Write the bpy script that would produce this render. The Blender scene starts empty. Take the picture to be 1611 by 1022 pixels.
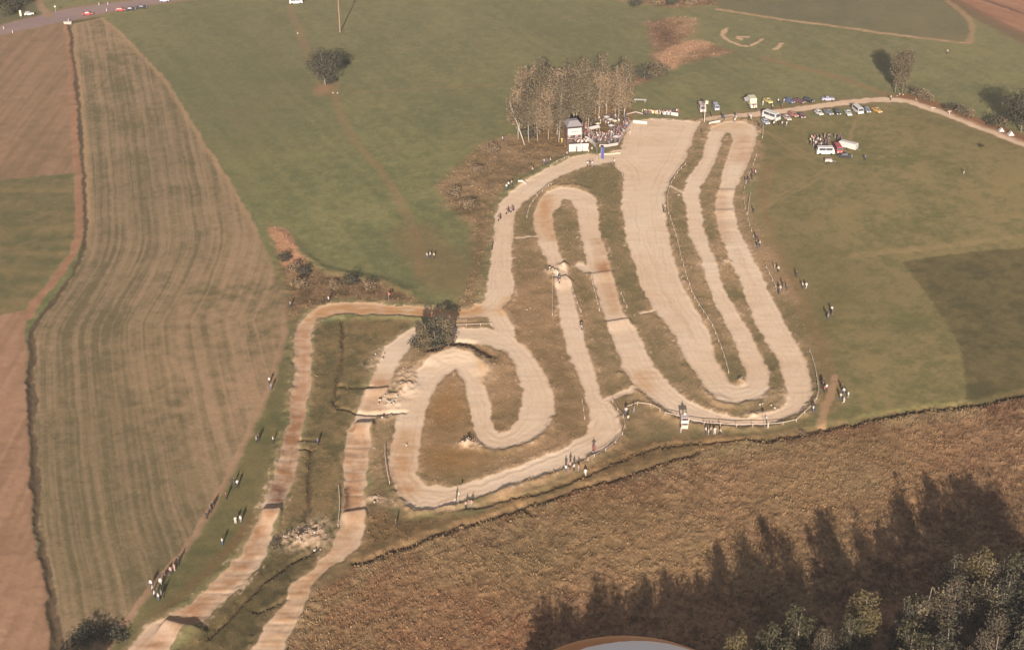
import bpy, math, random
import numpy as np
from mathutils import Vector, Matrix
R = math.radians
C = bpy.context.scene.collection
scene = bpy.context.scene

# ------------------------------------------------------------------ camera, sky, sun, exposure
CAM_H = 160.0; PITCH = R(30.3); FPX = 2237.0
cam_d = bpy.data.cameras.new('camera'); cam = bpy.data.objects.new('camera', cam_d); C.objects.link(cam)
cam_d.sensor_fit = 'HORIZONTAL'; cam_d.sensor_width = 36.0; cam_d.lens = 36.0 * FPX / 1611.0
cam_d.clip_start = 0.2; cam_d.clip_end = 20000
cam.location = (0, 0, CAM_H); cam.rotation_euler = (math.pi / 2 - PITCH, 0, 0)
scene.camera = cam
SUN_EL = R(19.6); SUN_AZ = R(183.0)          # azimuth clockwise from +Y
w = bpy.data.worlds.new('World'); scene.world = w; w.use_nodes = True
nt = w.node_tree; nt.nodes.clear()
sky = nt.nodes.new('ShaderNodeTexSky'); sky.sky_type = 'NISHITA'; sky.sun_disc = False
sky.sun_elevation = SUN_EL; sky.sun_rotation = SUN_AZ; sky.dust_density = 2.0; sky.altitude = 600
bg = nt.nodes.new('ShaderNodeBackground'); bg.inputs[1].default_value = 0.058
wo = nt.nodes.new('ShaderNodeOutputWorld')
hz_ = nt.nodes.new('ShaderNodeMix'); hz_.data_type = 'RGBA'; hz_.inputs[0].default_value = 0.6      # hazy autumn air: the blue is washed out
hz_.inputs[7].default_value = (3.1, 2.75, 2.6, 1)
nt.links.new(sky.outputs[0], hz_.inputs[6]); nt.links.new(hz_.outputs[2], bg.inputs[0]); nt.links.new(bg.outputs[0], wo.inputs[0])
sl = bpy.data.lights.new('sun', 'SUN'); sl.energy = 5.0; sl.angle = R(0.55); sl.color = (1.0, 0.89, 0.785)
sun = bpy.data.objects.new('sun', sl); C.objects.link(sun)
sdir = Vector((math.sin(SUN_AZ) * math.cos(SUN_EL), math.cos(SUN_AZ) * math.cos(SUN_EL), math.sin(SUN_EL)))
sun.rotation_euler = sdir.to_track_quat('Z', 'Y').to_euler(); sun.location = (0, -50, 300)
vs = scene.view_settings
scene.display_settings.display_device = 'sRGB'
vs.view_transform = 'Standard'; vs.look = 'None'; vs.gamma = 1.0; vs.use_curve_mapping = False
vs.exposure = 1.31
scene.cycles.max_bounces = 5; scene.cycles.diffuse_bounces = 2; scene.cycles.transparent_max_bounces = 6

# ------------------------------------------------------------------ pixel of the photograph -> point of the place
cp, sp = math.cos(PITCH), math.sin(PITCH)
def at(px, py, z=0.0):
    u = (px - 805.5) / FPX; v = (511.0 - py) / FPX
    dx, dy, dz = u, cp + v * sp, -sp + v * cp
    t = (z - CAM_H) / dz
    return (dx * t, dy * t)
def along_ray(px, py, dist):
    u = (px - 805.5) / FPX; v = (511.0 - py) / FPX
    return Vector((u, cp + v * sp, -sp + v * cp)).normalized() * dist + Vector((0, 0, CAM_H))
def atl(pts, z=0.0): return np.array([at(p[0], p[1], z) for p in pts])

# ------------------------------------------------------------------ noise
_rng = np.random.RandomState(7)
_T = _rng.rand(512, 512).astype(np.float32)
def vnoise(x, y, seed=0):
    x = x + seed * 17.37; y = y + seed * 31.91
    xi = np.floor(x).astype(np.int64); yi = np.floor(y).astype(np.int64)
    fx = (x - xi); fy = (y - yi)
    fx = fx * fx * (3 - 2 * fx); fy = fy * fy * (3 - 2 * fy)
    x0 = xi & 511; x1 = (xi + 1) & 511; y0 = yi & 511; y1 = (yi + 1) & 511
    return (_T[x0, y0] * (1 - fx) + _T[x1, y0] * fx) * (1 - fy) + (_T[x0, y1] * (1 - fx) + _T[x1, y1] * fx) * fy
def fbm(x, y, sc, oct=4, seed=0, gain=0.55):
    a = 1.0; s = 0.0; t = 0.0
    for o in range(oct):
        s = s + a * (vnoise(x * sc, y * sc, seed + o * 3) - 0.5); t += a; a *= gain; sc *= 2.03
    return s / t * 2.0          # about -1..1, mostly within +-0.6
def sstep(a, b, x):
    t = np.clip((x - a) / (b - a), 0, 1); return t * t * (3 - 2 * t)
def lin(rgb):
    c = np.array(rgb, float) / 255.0
    return np.where(c <= 0.04045, c / 12.92, ((c + 0.055) / 1.055) ** 2.4)
KALB = 0.60
def alb(rgb): return lin(rgb) * KALB

# ------------------------------------------------------------------ terrain grid
NX, NY = 950, 860
Y0, Y1 = 150.0, 566.0
tt = np.linspace(0, 1, NY)
YR = Y0 + (Y1 - Y0) * (0.50 * tt + 0.50 * tt ** 1.9)
def halfw(y): return (0.311 * y + 29.0) * 1.13
U = np.linspace(-1, 1, NX)
GX = (U[None, :] * halfw(YR)[:, None]); GY = np.repeat(YR[:, None], NX, 1)
ENV = np.minimum(sstep(0, 0.03, 1 - np.abs(U))[None, :], np.minimum(sstep(Y0, Y0 + 6, YR), 1 - sstep(Y1 - 12, Y1, YR))[:, None])
WX = GX + 0.55 * fbm(GX, GY, 0.55, 3, 11) + 0.5 * fbm(GX, GY, 0.12, 2, 12)
WY = GY + 0.75 * fbm(GX, GY, 0.50, 3, 13) + 0.5 * fbm(GX, GY, 0.12, 2, 14)
Z = np.zeros_like(GX)
def rows(ya, yb):
    return max(0, np.searchsorted(YR, ya - 2)), min(NY, np.searchsorted(YR, yb + 2))
def crop(xa, xb, ya, yb):
    r0, r1 = rows(ya, yb)
    if r1 <= r0: return None
    hw = [halfw(YR[r0]), halfw(YR[r1 - 1])]
    ua = min(xa / h for h in hw) - 0.01; ub = max(xb / h for h in hw) + 0.01
    c0 = max(0, np.searchsorted(U, ua) - 2); c1 = min(NX, np.searchsorted(U, ub) + 2)
    if c1 <= c0: return None
    return slice(r0, r1), slice(c0, c1)
def seg_dist(P, closed, RR, X=None, Y=None):
    X = WX if X is None else X; Y = WY if Y is None else Y
    D = np.full(GX.shape, RR, np.float64); n = len(P)
    for i in range(n if closed else n - 1):
        a = P[i]; b = P[(i + 1) % n]
        s = crop(min(a[0], b[0]) - RR - 1, max(a[0], b[0]) + RR + 1, min(a[1], b[1]) - RR, max(a[1], b[1]) + RR)
        if s is None: continue
        x = X[s] - a[0]; y = Y[s] - a[1]; d = b - a; L = d.dot(d) + 1e-9
        t = np.clip((x * d[0] + y * d[1]) / L, 0, 1)
        dd = np.hypot(x - t * d[0], y - t * d[1])
        D[s] = np.minimum(D[s], dd)
    return D
def inside(P):
    ins = np.zeros(GX.shape, bool); n = len(P)
    for i in range(n):
        a = P[i]; b = P[(i + 1) % n]
        ya, yb = min(a[1], b[1]), max(a[1], b[1])
        if yb - ya < 1e-9: continue
        s = crop(-1e4, max(a[0], b[0]) + 2, ya, yb)
        if s is None: continue
        x = WX[s]; y = WY[s]
        c = ((a[1] > y) != (b[1] > y)) & (x < (b[0] - a[0]) * (y - a[1]) / (b[1] - a[1]) + a[0])
        ins[s] ^= c
    return ins
def sdf(pts, RR=4.0, z=0.0):
    P = atl(pts, z); D = seg_dist(P, True, RR); i = inside(P)
    return np.where(i, D, -D)
def smooth_pts(pts, it=1):
    P = [np.array(p, float) for p in pts]
    for _ in range(it):
        Q = [P[0]]
        for a, b in zip(P[:-1], P[1:]): Q += [a * .75 + b * .25, a * .25 + b * .75]
        Q.append(P[-1]); P = Q
    return P
def line(pts, RR=4.0, warp=True, sm=1):
    return seg_dist(atl(smooth_pts(pts, sm)), False, RR, *( (None, None) if warp else (GX, GY)))
COL = np.zeros(GX.shape + (3,)); ZONE = np.zeros(GX.shape, np.int16)
ZN = ['meadow']
def zone(name):
    ZN.append(name); return len(ZN) - 1
def paint(mask, rgb, rgb2=None, nz=None, zn=None):
    c = alb(rgb)[None, None, :]
    if rgb2 is not None: c = c * (1 - nz[..., None]) + alb(rgb2)[None, None, :] * nz[..., None]
    m = mask[..., None]
    COL[:] = COL * (1 - m) + c * m
    if zn is not None: ZONE[mask > 0.5] = zn
n1 = fbm(GX, GY, 0.02, 4, 21); n2 = fbm(GX, GY, 0.09, 4, 22); n3 = fbm(GX, GY, 0.45, 4, 23); n4 = fbm(GX, GY, 1.3, 3, 24)
def c01(a): return np.clip(a, 0, 1)
def nz(*w):
    return c01(0.5 + w[0] * n1 + w[1] * n2 + w[2] * n3 + (w[3] * n4 if len(w) > 3 else 0))

# base meadow
COL[:] = alb((121, 114, 77))
_a = at(430, 180); _b = at(640, 400); _d = np.array(_b) - np.array(_a); _d /= np.hypot(*_d)
mow = vnoise((GX * -_d[1] + GY * _d[0]) * .55 + .8 * n2, (GX * _d[0] + GY * _d[1]) * .018, 51) - .5
paint(np.ones_like(GX), (106, 107, 69), (137, 131, 86), c01(.5 + .6 * n1 + .35 * n2 + .45 * n3 + .5 * n4 + .4 * mow))
paint(.55 * c01(1.2 - np.hypot((GX - at(330, 190)[0]) / 34, (GY - at(330, 190)[1]) / 95)) * nz(.3, .5, .8), (98, 90, 60))
far = sstep(330, 480, GY)
paint(0.35 * far, (122, 112, 82))
# --- fields
Z_ST = zone('stubble_field')
ST = [(160,28),(185,45),(230,90),(262,125),(290,170),(320,220),(350,265),(395,340),(425,410),(440,440),(450,480),(449,520),(440,560),(425,600),(400,665),(375,715),(345,775),(300,850),(255,905),(215,955),(190,985),(165,1035),(100,1035),(80,930),(66,850),(58,770),(52,680),(50,600),(52,530),(62,505),(102,450),(135,400),(138,360),(135,280),(127,180),(114,60),(116,38)]
dST = sdf(ST, 5)
LANE = [(110,40),(113,60),(120,140),(126,175),(133,300),(134,360),(133,395),(100,450),(62,500),(49,530),(48,600),(51,700),(56,780),(62,850),(80,930),(95,1040)]
dl = np.full(GX.shape, 1e3); Pl = atl(smooth_pts(LANE, 2))
for a, b in zip(Pl[:-1], Pl[1:]):
    x = GX - a[0]; y = GY - a[1]; d = b - a; t = np.clip((x * d[0] + y * d[1]) / d.dot(d), 0, 1)
    dl = np.minimum(dl, np.hypot(x - t * d[0], y - t * d[1]))
dlw = dl + .35 * n2 + .5 * n1
rowN = 0.55 * vnoise(dlw * 1.7, GY * 0.018 + .7 * n1, 5) + 0.3 * vnoise(dlw * 0.6, GY * 0.01 + n1, 6) + 0.45 * vnoise(dlw * 3.1, GY * 0.05 + n2, 7) - 0.65
stn = c01(0.5 + 1.5 * rowN + 0.45 * n2 + 0.35 * n3 + 0.3 * n1 + .35 * n4)
paint(sstep(-.25, .25, dST), (112, 100, 70), (160, 134, 104), stn, Z_ST)
def spot(px, py, rx, ry):
    x, y = at(px, py); return np.exp(-((GX - x) / rx) ** 2 - ((GY - y) / ry) ** 2)
inST = sstep(-.25, .25, dST)
paint(inST * c01(spot(370, 520, 22, 40) + .8 * spot(300, 600, 18, 22) + .5 * spot(200, 60, 25, 50)) * .55 * nz(.3, .5, .8), (176, 142, 108))
paint(inST * c01(spot(130, 700, 12, 40) + .9 * spot(200, 850, 22, 22) + .6 * spot(230, 300, 20, 60)) * .5 * nz(.3, .5, .8), (108, 98, 66))
paint(inST * (1 - sstep(.6, 2.2, dST)) * sstep(300, 330, GY) * .7, (172, 140, 104))
Z_FL = zone('fallow_field')
vs_n = c01(0.5 + 1.0 * (vnoise(GX * 1.1, GY * 0.05, 8) - .5) + .5 * n2 + .5 * n3)
paint(sstep(-.25, .25, sdf([(-60,70),(0,55),(60,44),(101,37),(106,100),(114,190),(119,271),(60,277),(0,283),(-60,290)])), (134, 108, 80), (156, 124, 96), vs_n, Z_FL)
Z_GL = zone('grass_ley_field')
hs_n = c01(0.5 + .9 * (vnoise(GX * 0.05 + GY * 0.01, GY * 0.35, 9) - .5) + .4 * n2 + .6 * n3)
paint(sstep(-.4, .4, sdf([(-60,290),(0,283),(60,277),(112,273),(117,340),(113,388),(80,430),(42,484),(0,495),(-60,500)])), (102, 98, 64), (138, 118, 80), hs_n, Z_GL)
Z_PL = zone('ploughed_field')
paint(sstep(-.25, .25, sdf([(-60,500),(0,495),(42,488),(41,530),(42,600),(45,700),(50,780),(55,850),(72,930),(85,1035),(-60,1040)])), (148, 114, 86), (174, 136, 108), c01(vs_n * .8 + .1 + .3 * n1), Z_PL)
# field lane with its ditch
Z_LN = zone('field_track')
paint(1 - sstep(.9, 1.3, line([(107,38),(112,110),(118,200),(124,300),(124,370),(116,398),(86,438),(52,482),(44,500)])), (150, 112, 84), (172, 130, 100), nz(.2, .5, .8), Z_LN)
Z_DT = zone('ditch')
dd = line(LANE, 4)
wd = .38 + .28 * (1 - sstep(230, 330, GY))
wd = wd * np.clip(.95 + .9 * n2 + .4 * n3, .45, 1.6)
paint((1 - sstep(wd, wd + .35, dd + .25 * n3)) * .9, (100, 80, 62), (80, 65, 50), nz(.2, .5, .8), Z_DT)
Z -= (.15 + .22 * (1 - sstep(230, 330, GY))) * np.exp(-(dd / .7) ** 2)
# footpath along the field edge
Z_FP = zone('footpath')
fp = line([(452,470),(449,520),(441,562),(428,596),(402,662),(378,712),(348,775),(302,852),(258,905),(218,955),(180,1000),(160,1035)], 4)
paint(1 - sstep(.5, 1.0, fp + .15 * n3), (158, 126, 98), (176, 142, 112), nz(.2, .5, .8), Z_FP)
# dark green verge between field and circuit
paint(sstep(-1.5, 1.5, sdf([(452,470),(470,478),(478,500),(462,545),(460,620),(442,700),(425,770),(410,800),(395,840),(340,900),(280,950),(200,1035),(165,1035),(258,912),(305,855),(352,775),(405,665),(432,598),(452,520)], 6)) * .8, (88, 86, 52), (112, 100, 64), nz(.3, .6, .8))
paint(sstep(-.8, 1.5, sdf([(405,820),(400,838),(330,905),(262,965),(235,975),(262,945),(330,880),(372,835),(395,800)], 6)) * .75, (132, 100, 68), (112, 88, 58), nz(.3, .6, .8))
# road
Z_RD = zone('road')
ROAD_UP = [(-80,75),(0,42),(30,32),(60,25),(110,14),(150,9),(200,3),(280,-7),(420,-22)]
ROAD_LO = [(-80,92),(0,55),(50,45),(100,35),(160,22),(200,14),(240,7),(300,-1),(430,-12)]
dRD = sdf(ROAD_UP + ROAD_LO[::-1], 5)
paint(.7 * sstep(-2.6, -1.2, dRD + .5 * n3), (150, 118, 90))
paint(sstep(-.25, .25, dRD), (142, 120, 116), (158, 134, 126), nz(.3, .4, .3), Z_RD)
paint((1 - sstep(1.2, 1.6, line([(58,-20),(62,0),(66,14),(76,26)], 4))), (164, 134, 108), (150, 120, 92), nz(.2, .5, .8), Z_LN)
paint(sstep(-2, 1, sdf([(-80,60),(0,38),(58,23),(54,-20),(-80,-20)], 6)) * .6, (86, 80, 60), (100, 92, 66), nz(.3, .8, .6))
paint(sstep(-.5, .5, sdf([(108,34),(165,27),(150,31),(112,37)], 4)) * .8, (90, 80, 56))
# --- right hand meadows
Z_RM = zone('pasture')
RM = [(1195,200),(1240,188),(1330,180),(1400,164),(1440,172),(1500,194),(1611,232),(1700,262),(1700,610),(1611,626),(1520,640),(1440,650),(1340,664),(1290,676),(1296,610),(1262,520),(1240,450),(1212,380),(1190,300),(1196,240)]
hm = c01(0.5 + .6 * n1 + .8 * n2 + .8 * n3 + .6 * n4)
paint(sstep(-1.2, 1.2, sdf(RM, 6)), (112, 107, 66), (144, 126, 84), hm, Z_RM)
paint(sstep(-.2, 1.2, sdf(RM, 6)) * c01(spot(1260, 420, 12, 30) + spot(1220, 240, 10, 25) + .8 * spot(1500, 190, 30, 30) + .6 * spot(1400, 470, 25, 25)) * .45, (108, 98, 62))
Z_DG = zone('hay_meadow')
dDG = sdf([(1422,412),(1500,400),(1592,391),(1700,380),(1700,612),(1611,625),(1560,634),(1515,640),(1521,600),(1512,560),(1500,525),(1480,492),(1450,450)], 5)
paint(sstep(-.5, .5, dDG), (88, 80, 50), (112, 100, 64), c01(.5 + .6 * hs_n - .3 + .4 * n2 + .6 * n3 + .5 * n4), Z_DG)
paint(.35 * (1 - sstep(.5, 2.0, np.abs(line([(1345,402),(1420,395),(1500,385),(1611,372)], 5)))), (172, 144, 102))
# green upper right fields
paint(sstep(-1, 1, sdf([(1131,14),(1200,24),(1330,42),(1450,58),(1522,68),(1530,45),(1512,18),(1470,-10),(1440,-30),(1120,-30)], 5)), (110, 104, 76), (124, 114, 82), nz(.5, .6, .4), zone('clover_field'))
paint(sstep(-.5, .5, sdf([(1480,-6),(1540,22),(1592,49),(1700,98),(1700,-60),(1420,-60),(1440,-25)], 5)), (150, 106, 82), (172, 128, 100), c01(.5 + (vnoise((GX * .5 + GY * .35) * .8, GY * .03, 31) - .5) + .3 * n3), Z_PL)
paint(.8 * (1 - sstep(.5, 1.6, line([(1548,0),(1611,22),(1700,60)], 4))), (104, 76, 66))
paint(.75 * (1 - sstep(2.5, 5, line([(1470,-12),(1530,20),(1592,52),(1700,104)], 7))), (118, 92, 70))
Z_GP = zone('gravel_path')
paint(1 - sstep(.7, 1.3, line([(1130,15),(1200,26),(1300,39),(1400,54),(1521,69)], 4) + .3 * n3), (184, 152, 116), (160, 130, 98), nz(.2, .5, .8), Z_GP)
paint(.7 * (1 - sstep(.6, 1.6, line([(1524,68),(1531,45),(1524,28),(1490,2)], 4) + .3 * n3)), (170, 138, 104))
paint(.5 * (1 - sstep(.8, 2.2, line([(1205,92),(1260,108),(1320,122),(1370,140),(1410,152)], 4) + .5 * n3)), (150, 112, 80))
MP = [(1090,196),(1110,190),(1150,184),(1200,179),(1260,171),(1310,164),(1360,159),(1402,156),(1430,160),(1460,169),(1500,184),(1550,203),(1592,219),(1700,262)]
dMP = line(MP, 8)
paint(.5 * (1 - sstep(2, 6, dMP + n3)), (140, 110, 78))
paint(1 - sstep(1.6, 2.1, dMP), (226, 196, 166), (206, 174, 144), nz(.2, .4, .6), Z_GP)
paint(.75 * (1 - sstep(1.5, 3.5, line([(1425,152),(1460,160),(1500,176),(1550,196),(1611,218),(1700,252)], 6) + n3)), (150, 98, 66), (120, 86, 58), nz(.3, .6, .8))
# brown clearing, scrub margins
Z_SC = zone('scrub')
def scrub(pts, a, b, k=1.0, soft=2.2, zn=Z_SC, bump=.10):
    m = sstep(-soft, soft, sdf(pts, 6) + .8 * n2 + .6 * n3) * k
    paint(m, a, b, nz(.3, .7, .9, .4), zn)
    Z[:] += m * bump * (n3 + .6 * n4)
scrub([(1017,36),(1060,27),(1095,30),(1090,55),(1072,62),(1110,66),(1160,82),(1110,92),(1050,110),(1018,128),(1000,135),(978,142),(1000,120),(1026,98),(1025,70)], (130, 102, 74), (168, 134, 104))
paint(.8 * spot(1045, 55, 4.5, 14), (96, 72, 54))
paint(.7 * c01(1.4 * (1 - sstep(2, 5, line([(1100,68),(1060,80),(1048,104)], 7) + n3))), (188, 146, 112))
scrub([(905,-8),(1000,4),(1060,12),(1130,8),(1125,-30),(880,-30)], (104, 80, 60), (160, 124, 92))
scrub([(686,294),(720,262),(755,228),(800,212),(870,225),(900,240),(850,262),(800,288),(776,318),(770,380),(755,440),(742,484),(722,484),(738,430),(744,355),(706,326)], (112, 93, 64), (152, 124, 92))
scrub([(426,352),(446,366),(468,402),(500,424),(540,434),(600,440),(640,460),(664,476),(600,474),(530,470),(505,480),(480,486),(462,500),(450,470),(440,420)], (102, 82, 58), (148, 118, 86), bump=.12)
paint(.8 * c01(1.5 * (1 - sstep(1.2, 3, line([(436,362),(446,380),(456,402),(462,412)], 5) + n3))), (186, 138, 106))
Z += .45 * np.exp(-(line([(440,365),(470,398),(505,424),(545,433),(600,440),(640,458)], 5) / 1.6) ** 2)
scrub([(810,228),(860,195),(900,160),(960,150),(1000,178),(990,190),(955,225),(905,240),(840,236)], (104, 84, 56), (140, 112, 78))
# infield
Z_IN = zone('infield')
INF = [(560,660),(592,622),(632,562),(648,530),(700,500),(772,492),(800,450),(792,330),(860,270),(960,238),(985,190),(1196,188),(1204,250),(1176,300),(1200,370),(1250,460),(1290,570),(1294,640),(1270,672),(1120,684),(1000,690),(900,752),(740,806),(640,815),(590,780),(575,720)]
ib = c01(0.5 + .6 * n1 + .9 * n2 + .6 * n3 + .3 * n4)
paint(sstep(-1.6, 1.6, sdf(INF, 6) + n3), (120, 106, 72), (162, 134, 100), ib, Z_IN)
paint(c01(spot(840, 470, 12, 30) + spot(730, 620, 8, 12) + spot(690, 700, 7, 12) + spot(890, 660, 12, 14) + spot(830, 600, 10, 30)) * .5, (142, 110, 78), (170, 134, 100), nz(.2, .6, .8))
paint(c01(spot(700, 640, 5, 7) + spot(715, 720, 6, 5)) * .5, (158, 112, 58))
paint(c01(spot(960, 280, 8, 26) + spot(965, 400, 6, 22) + spot(1080, 300, 5, 25) + spot(1000, 560, 7, 10) + spot(1230, 600, 8, 14)) * .5, (108, 98, 64))
# meadow strips between the two lower lanes
paint(sstep(-1, 1, sdf([(492,512),(560,500),(650,505),(640,520),(600,545),(570,620),(545,690),(536,830),(500,890),(440,960),(400,1035),(270,1035),(330,978),(430,870),(445,810),(478,690),(492,600)], 5)) * .9, (94, 84, 54), (132, 108, 74), nz(.4, .9, .9, .5), zone('rough_grass'))
paint(c01(spot(415, 940, 9, 9) + spot(370, 985, 8, 6) + spot(470, 890, 6, 7)) * .75, (72, 66, 42), (96, 86, 54), nz(.2, .7, 1, .5))
paint(sstep(-1.5, 1.5, sdf([(560,790),(600,770),(640,812),(740,812),(900,752),(985,690),(1120,682),(1290,668),(1345,655),(1210,696),(960,762),(700,845),(480,965),(500,890)], 6) + n3), (112, 94, 64), (142, 116, 82), nz(.5, .8, .9, .5))
# dry grass field
Z_DR = zone('dry_grass_field')
DR = [(395,1060),(455,1020),(478,960),(500,932),(540,905),(570,880),(640,850),(700,832),(800,803),(870,777),(960,748),(1050,722),(1100,708),(1210,688),(1280,674),(1340,662),(1440,648),(1530,636),(1611,622),(1720,606),(1800,1200),(395,1200)]
dDR = sdf(DR, 6)
drm = sstep(-.8, .8, dDR + .8 * n3)
paint(drm, (106, 76, 54), (158, 121, 90), nz(.6, .8, 1.1, 1.0), Z_DR)
paint(drm * c01(fbm(GX, GY, .7, 3, 71) * 2.2 - .25) * .7, (84, 64, 46))
paint(drm * c01(fbm(GX, GY, .9, 3, 72) * 2.2 - .35) * .6, (172, 138, 104))
paint(drm * c01(spot(620, 930, 18, 12) + spot(880, 790, 16, 7) + 1.2 * spot(640, 1000, 26, 10) + .7 * spot(1450, 700, 30, 12)) * .6, (152, 108, 76), (128, 92, 64), nz(.2, .7, 1))
paint(drm * c01(spot(960, 810, 16, 7) + spot(800, 900, 12, 8) + spot(1360, 700, 10, 6)) * .5, (104, 88, 56), (136, 112, 74), nz(.2, .7, 1))
paint(drm * c01(spot(1000, 870, 20, 10) + spot(1280, 760, 25, 14)) * .5, (170, 138, 96), (130, 100, 66), nz(.2, .7, 1))
paint(drm * (1 - sstep(1.0, 9.0, dDR + 4 * n2)) * c01(.45 + 1.2 * n2 + .6 * n3), (122, 108, 74), (150, 128, 92), nz(.3, .7, .9, .6))
paint(drm * c01(fbm(GX, GY, .055, 3, 77) * 2.4 - .1) * .5, (120, 100, 70), (148, 124, 88), nz(.3, .7, .9, .8))
scrub([(575,800),(640,815),(740,812),(815,782),(900,752),(985,702),(1060,690),(1200,684),(1060,716),(960,745),(870,772),(800,798),(700,828),(600,862),(560,880),(575,840)], (108, 86, 56), (142, 110, 74), .85)
# dark ditches between dry grass and circuit
def ditch(pts, w, dep, a=(74, 58, 40), b=(94, 74, 50), k=.9, z=True):
    d = line(pts, 4); m = (1 - sstep(w * .7, w * 2.3, d + .45 * n3 + .3 * n2)) * k * c01(.85 + .9 * n2 + .5 * n3)
    paint(m, a, b, nz(.2, .6, .8), Z_DT if z else None); Z[:] -= dep * np.exp(-(d / (w * 1.6)) ** 2)
    return d
ditch([(560,888),(620,866),(700,834),(800,806),(870,780),(960,752),(1040,726),(1100,710)], .45, .7, k=.75)
ditch([(1195,692),(1240,684),(1300,672),(1360,658),(1440,645),(1530,634),(1611,616),(1720,600)], .55, .8)
ditch([(690,806),(800,786),(850,772),(920,748),(985,716),(1040,700),(1120,694),(1195,690)], .35, .45, k=.6)
ditch([(815,795),(826,802),(840,808)], .4, .5)
ditch([(538,502),(537,560),(533,600),(524,640),(560,648),(600,652),(640,648)], .3, .45, k=.7)
ditch([(534,606),(570,608),(585,606)], .3, .4, k=.7)
ditch([(492,700),(486,760),(488,800),(478,830)], .35, .45, k=.7)
ditch([(330,1000),(400,930),(440,895),(500,860)], .3, .5, k=.6)
ditch([(600,712),(605,740),(618,770)], .3, .3, k=.5)
for pts in ([(400,958),(430,954),(450,942)], [(470,690),(500,692)], [(472,703),(498,706)]):
    ditch(pts, .25, .3, k=.7)
for o_ in (0, 9):
    for pts in ([(1205,206),(1235,222 + o_),(1262,238 + o_),(1300,252 + o_)], [(1345,190),(1340,210),(1330 + o_,238)], [(1200,330),(1240,300 + o_),(1300,268 + o_)]):
        paint(.3 * (1 - sstep(.2, .7, line(pts, 3) + .3 * n3)), (164, 134, 98))
# faint old lines across the large meadow
for pts, k in (([(525,130),(530,160),(545,205),(570,235),(600,270),(640,330),(650,360),(665,430)], .35), ([(455,10),(475,60),(490,100)], .35), ([(560,145),(660,140),(800,132)], .18), ([(1440,560),(1300,400)], 0)):
    paint(k * (1 - sstep(.7, 1.8, line(pts, 4) + n3)), (156, 118, 86))
paint(.7 * c01(1.3 * spot(508, 140, 2.6, 5)), (168, 126, 96))
paint(.55 * (1 - sstep(.15, .35, line([(127,172),(145,150),(165,125),(178,108)], 4, True, 0))), (92, 84, 58))
paint(.55 * (1 - sstep(3, 9, line([(655,370),(670,400),(690,400),(700,440)], 12) + n2)), (130, 106, 74))
paint(.3 * (1 - sstep(1, 3, line([(1210,260),(1195,320),(1215,400),(1250,450),(1290,530),(1308,600),(1306,640)], 5) + n3)), (150, 110, 80))
paint(.8 * (1 - sstep(.5, 1.2, line([(1315,592),(1311,622),(1298,640),(1292,668)], 4) + .5 * n3)), (176, 140, 106))
# white earth strips in the upper meadow
for pts in ([(1144,45),(1135,52),(1142,62),(1160,70),(1176,73)], [(1160,57),(1178,58)], [(1184,72),(1200,62)], [(1219,77),(1229,69)], [(1160,58),(1166,62)]):
    d = line(pts, 4); m = (1 - sstep(.45, .95, d + .45 * n3)) * c01(1.1 + n4); paint(m, (198, 164, 132), zn=Z_GP); Z += .15 * m

# ------------------------------------------------------------------ the circuit
AL = [(655,517),(708,515),(770,517),(800,524),(820,542),(842,562),(856,582),(865,605),(871,632),(870,652),(862,670),(845,685),(825,696),(800,703),(776,705),(758,697),(748,685),(744,672),(741,652),(736,620),(728,595),(716,581),(701,590),(688,605),(675,632),(668,652),(663,687),(656,727),(658,752),(666,762),(701,766),(751,757),(800,739),(838,725),(875,710),(908,692),(924,680),(927,662),(923,637),(915,610),(908,585),(893,552),(885,525),(881,507),(877,481),(873,456),(870,430),(862,411),(849,386),(841,361),(841,334),(848,314),(860,301),(880,296),(905,296),(922,302),(937,311),(942,331),(945,356),(951,391),(960,416),(970,451),(978,481),(985,497),(1000,517),(1010,540),(1025,567),(1043,592),(1066,617),(1096,635),(1126,647),(1151,654),(1176,655),(1200,650),(1220,645),(1238,634),(1240,614),(1233,589),(1223,568),(1210,543),(1200,525),(1191,507),(1176,476),(1163,436),(1148,409),(1136,376),(1126,346),(1124,321),(1133,299),(1133,286),(1141,261),(1146,245),(1153,220),(1150,209),(1143,207),(1136,218),(1128,245),(1118,271),(1103,294),(1101,319),(1104,344),(1113,381),(1126,411),(1138,456),(1156,481),(1171,507),(1181,522),(1191,545),(1203,573),(1213,591),(1211,612),(1200,626),(1176,632),(1158,635),(1133,630),(1116,617),(1101,597),(1076,557),(1050,512),(1027,486),(1013,454),(1000,421),(987,386),(984,356),(978,319),(980,271),(965,256),(925,260),(900,268),(875,279),(845,301),(820,321),(810,339),(807,356),(805,386),(805,411),(810,441),(807,464),(800,474),(788,489),(776,497),(713,501),(675,499),(625,496),(588,496),(550,493),(525,495),(503,502),(493,511),(490,524),(488,562),(488,607),(480,642),(475,667),(472,687),(467,725),(460,750),(457,765),(450,780),(441,795),(438,816),(428,846),(415,874),(400,897),(376,921),(346,946),(326,971),(288,988),(275,1011),(258,1040)]
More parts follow.
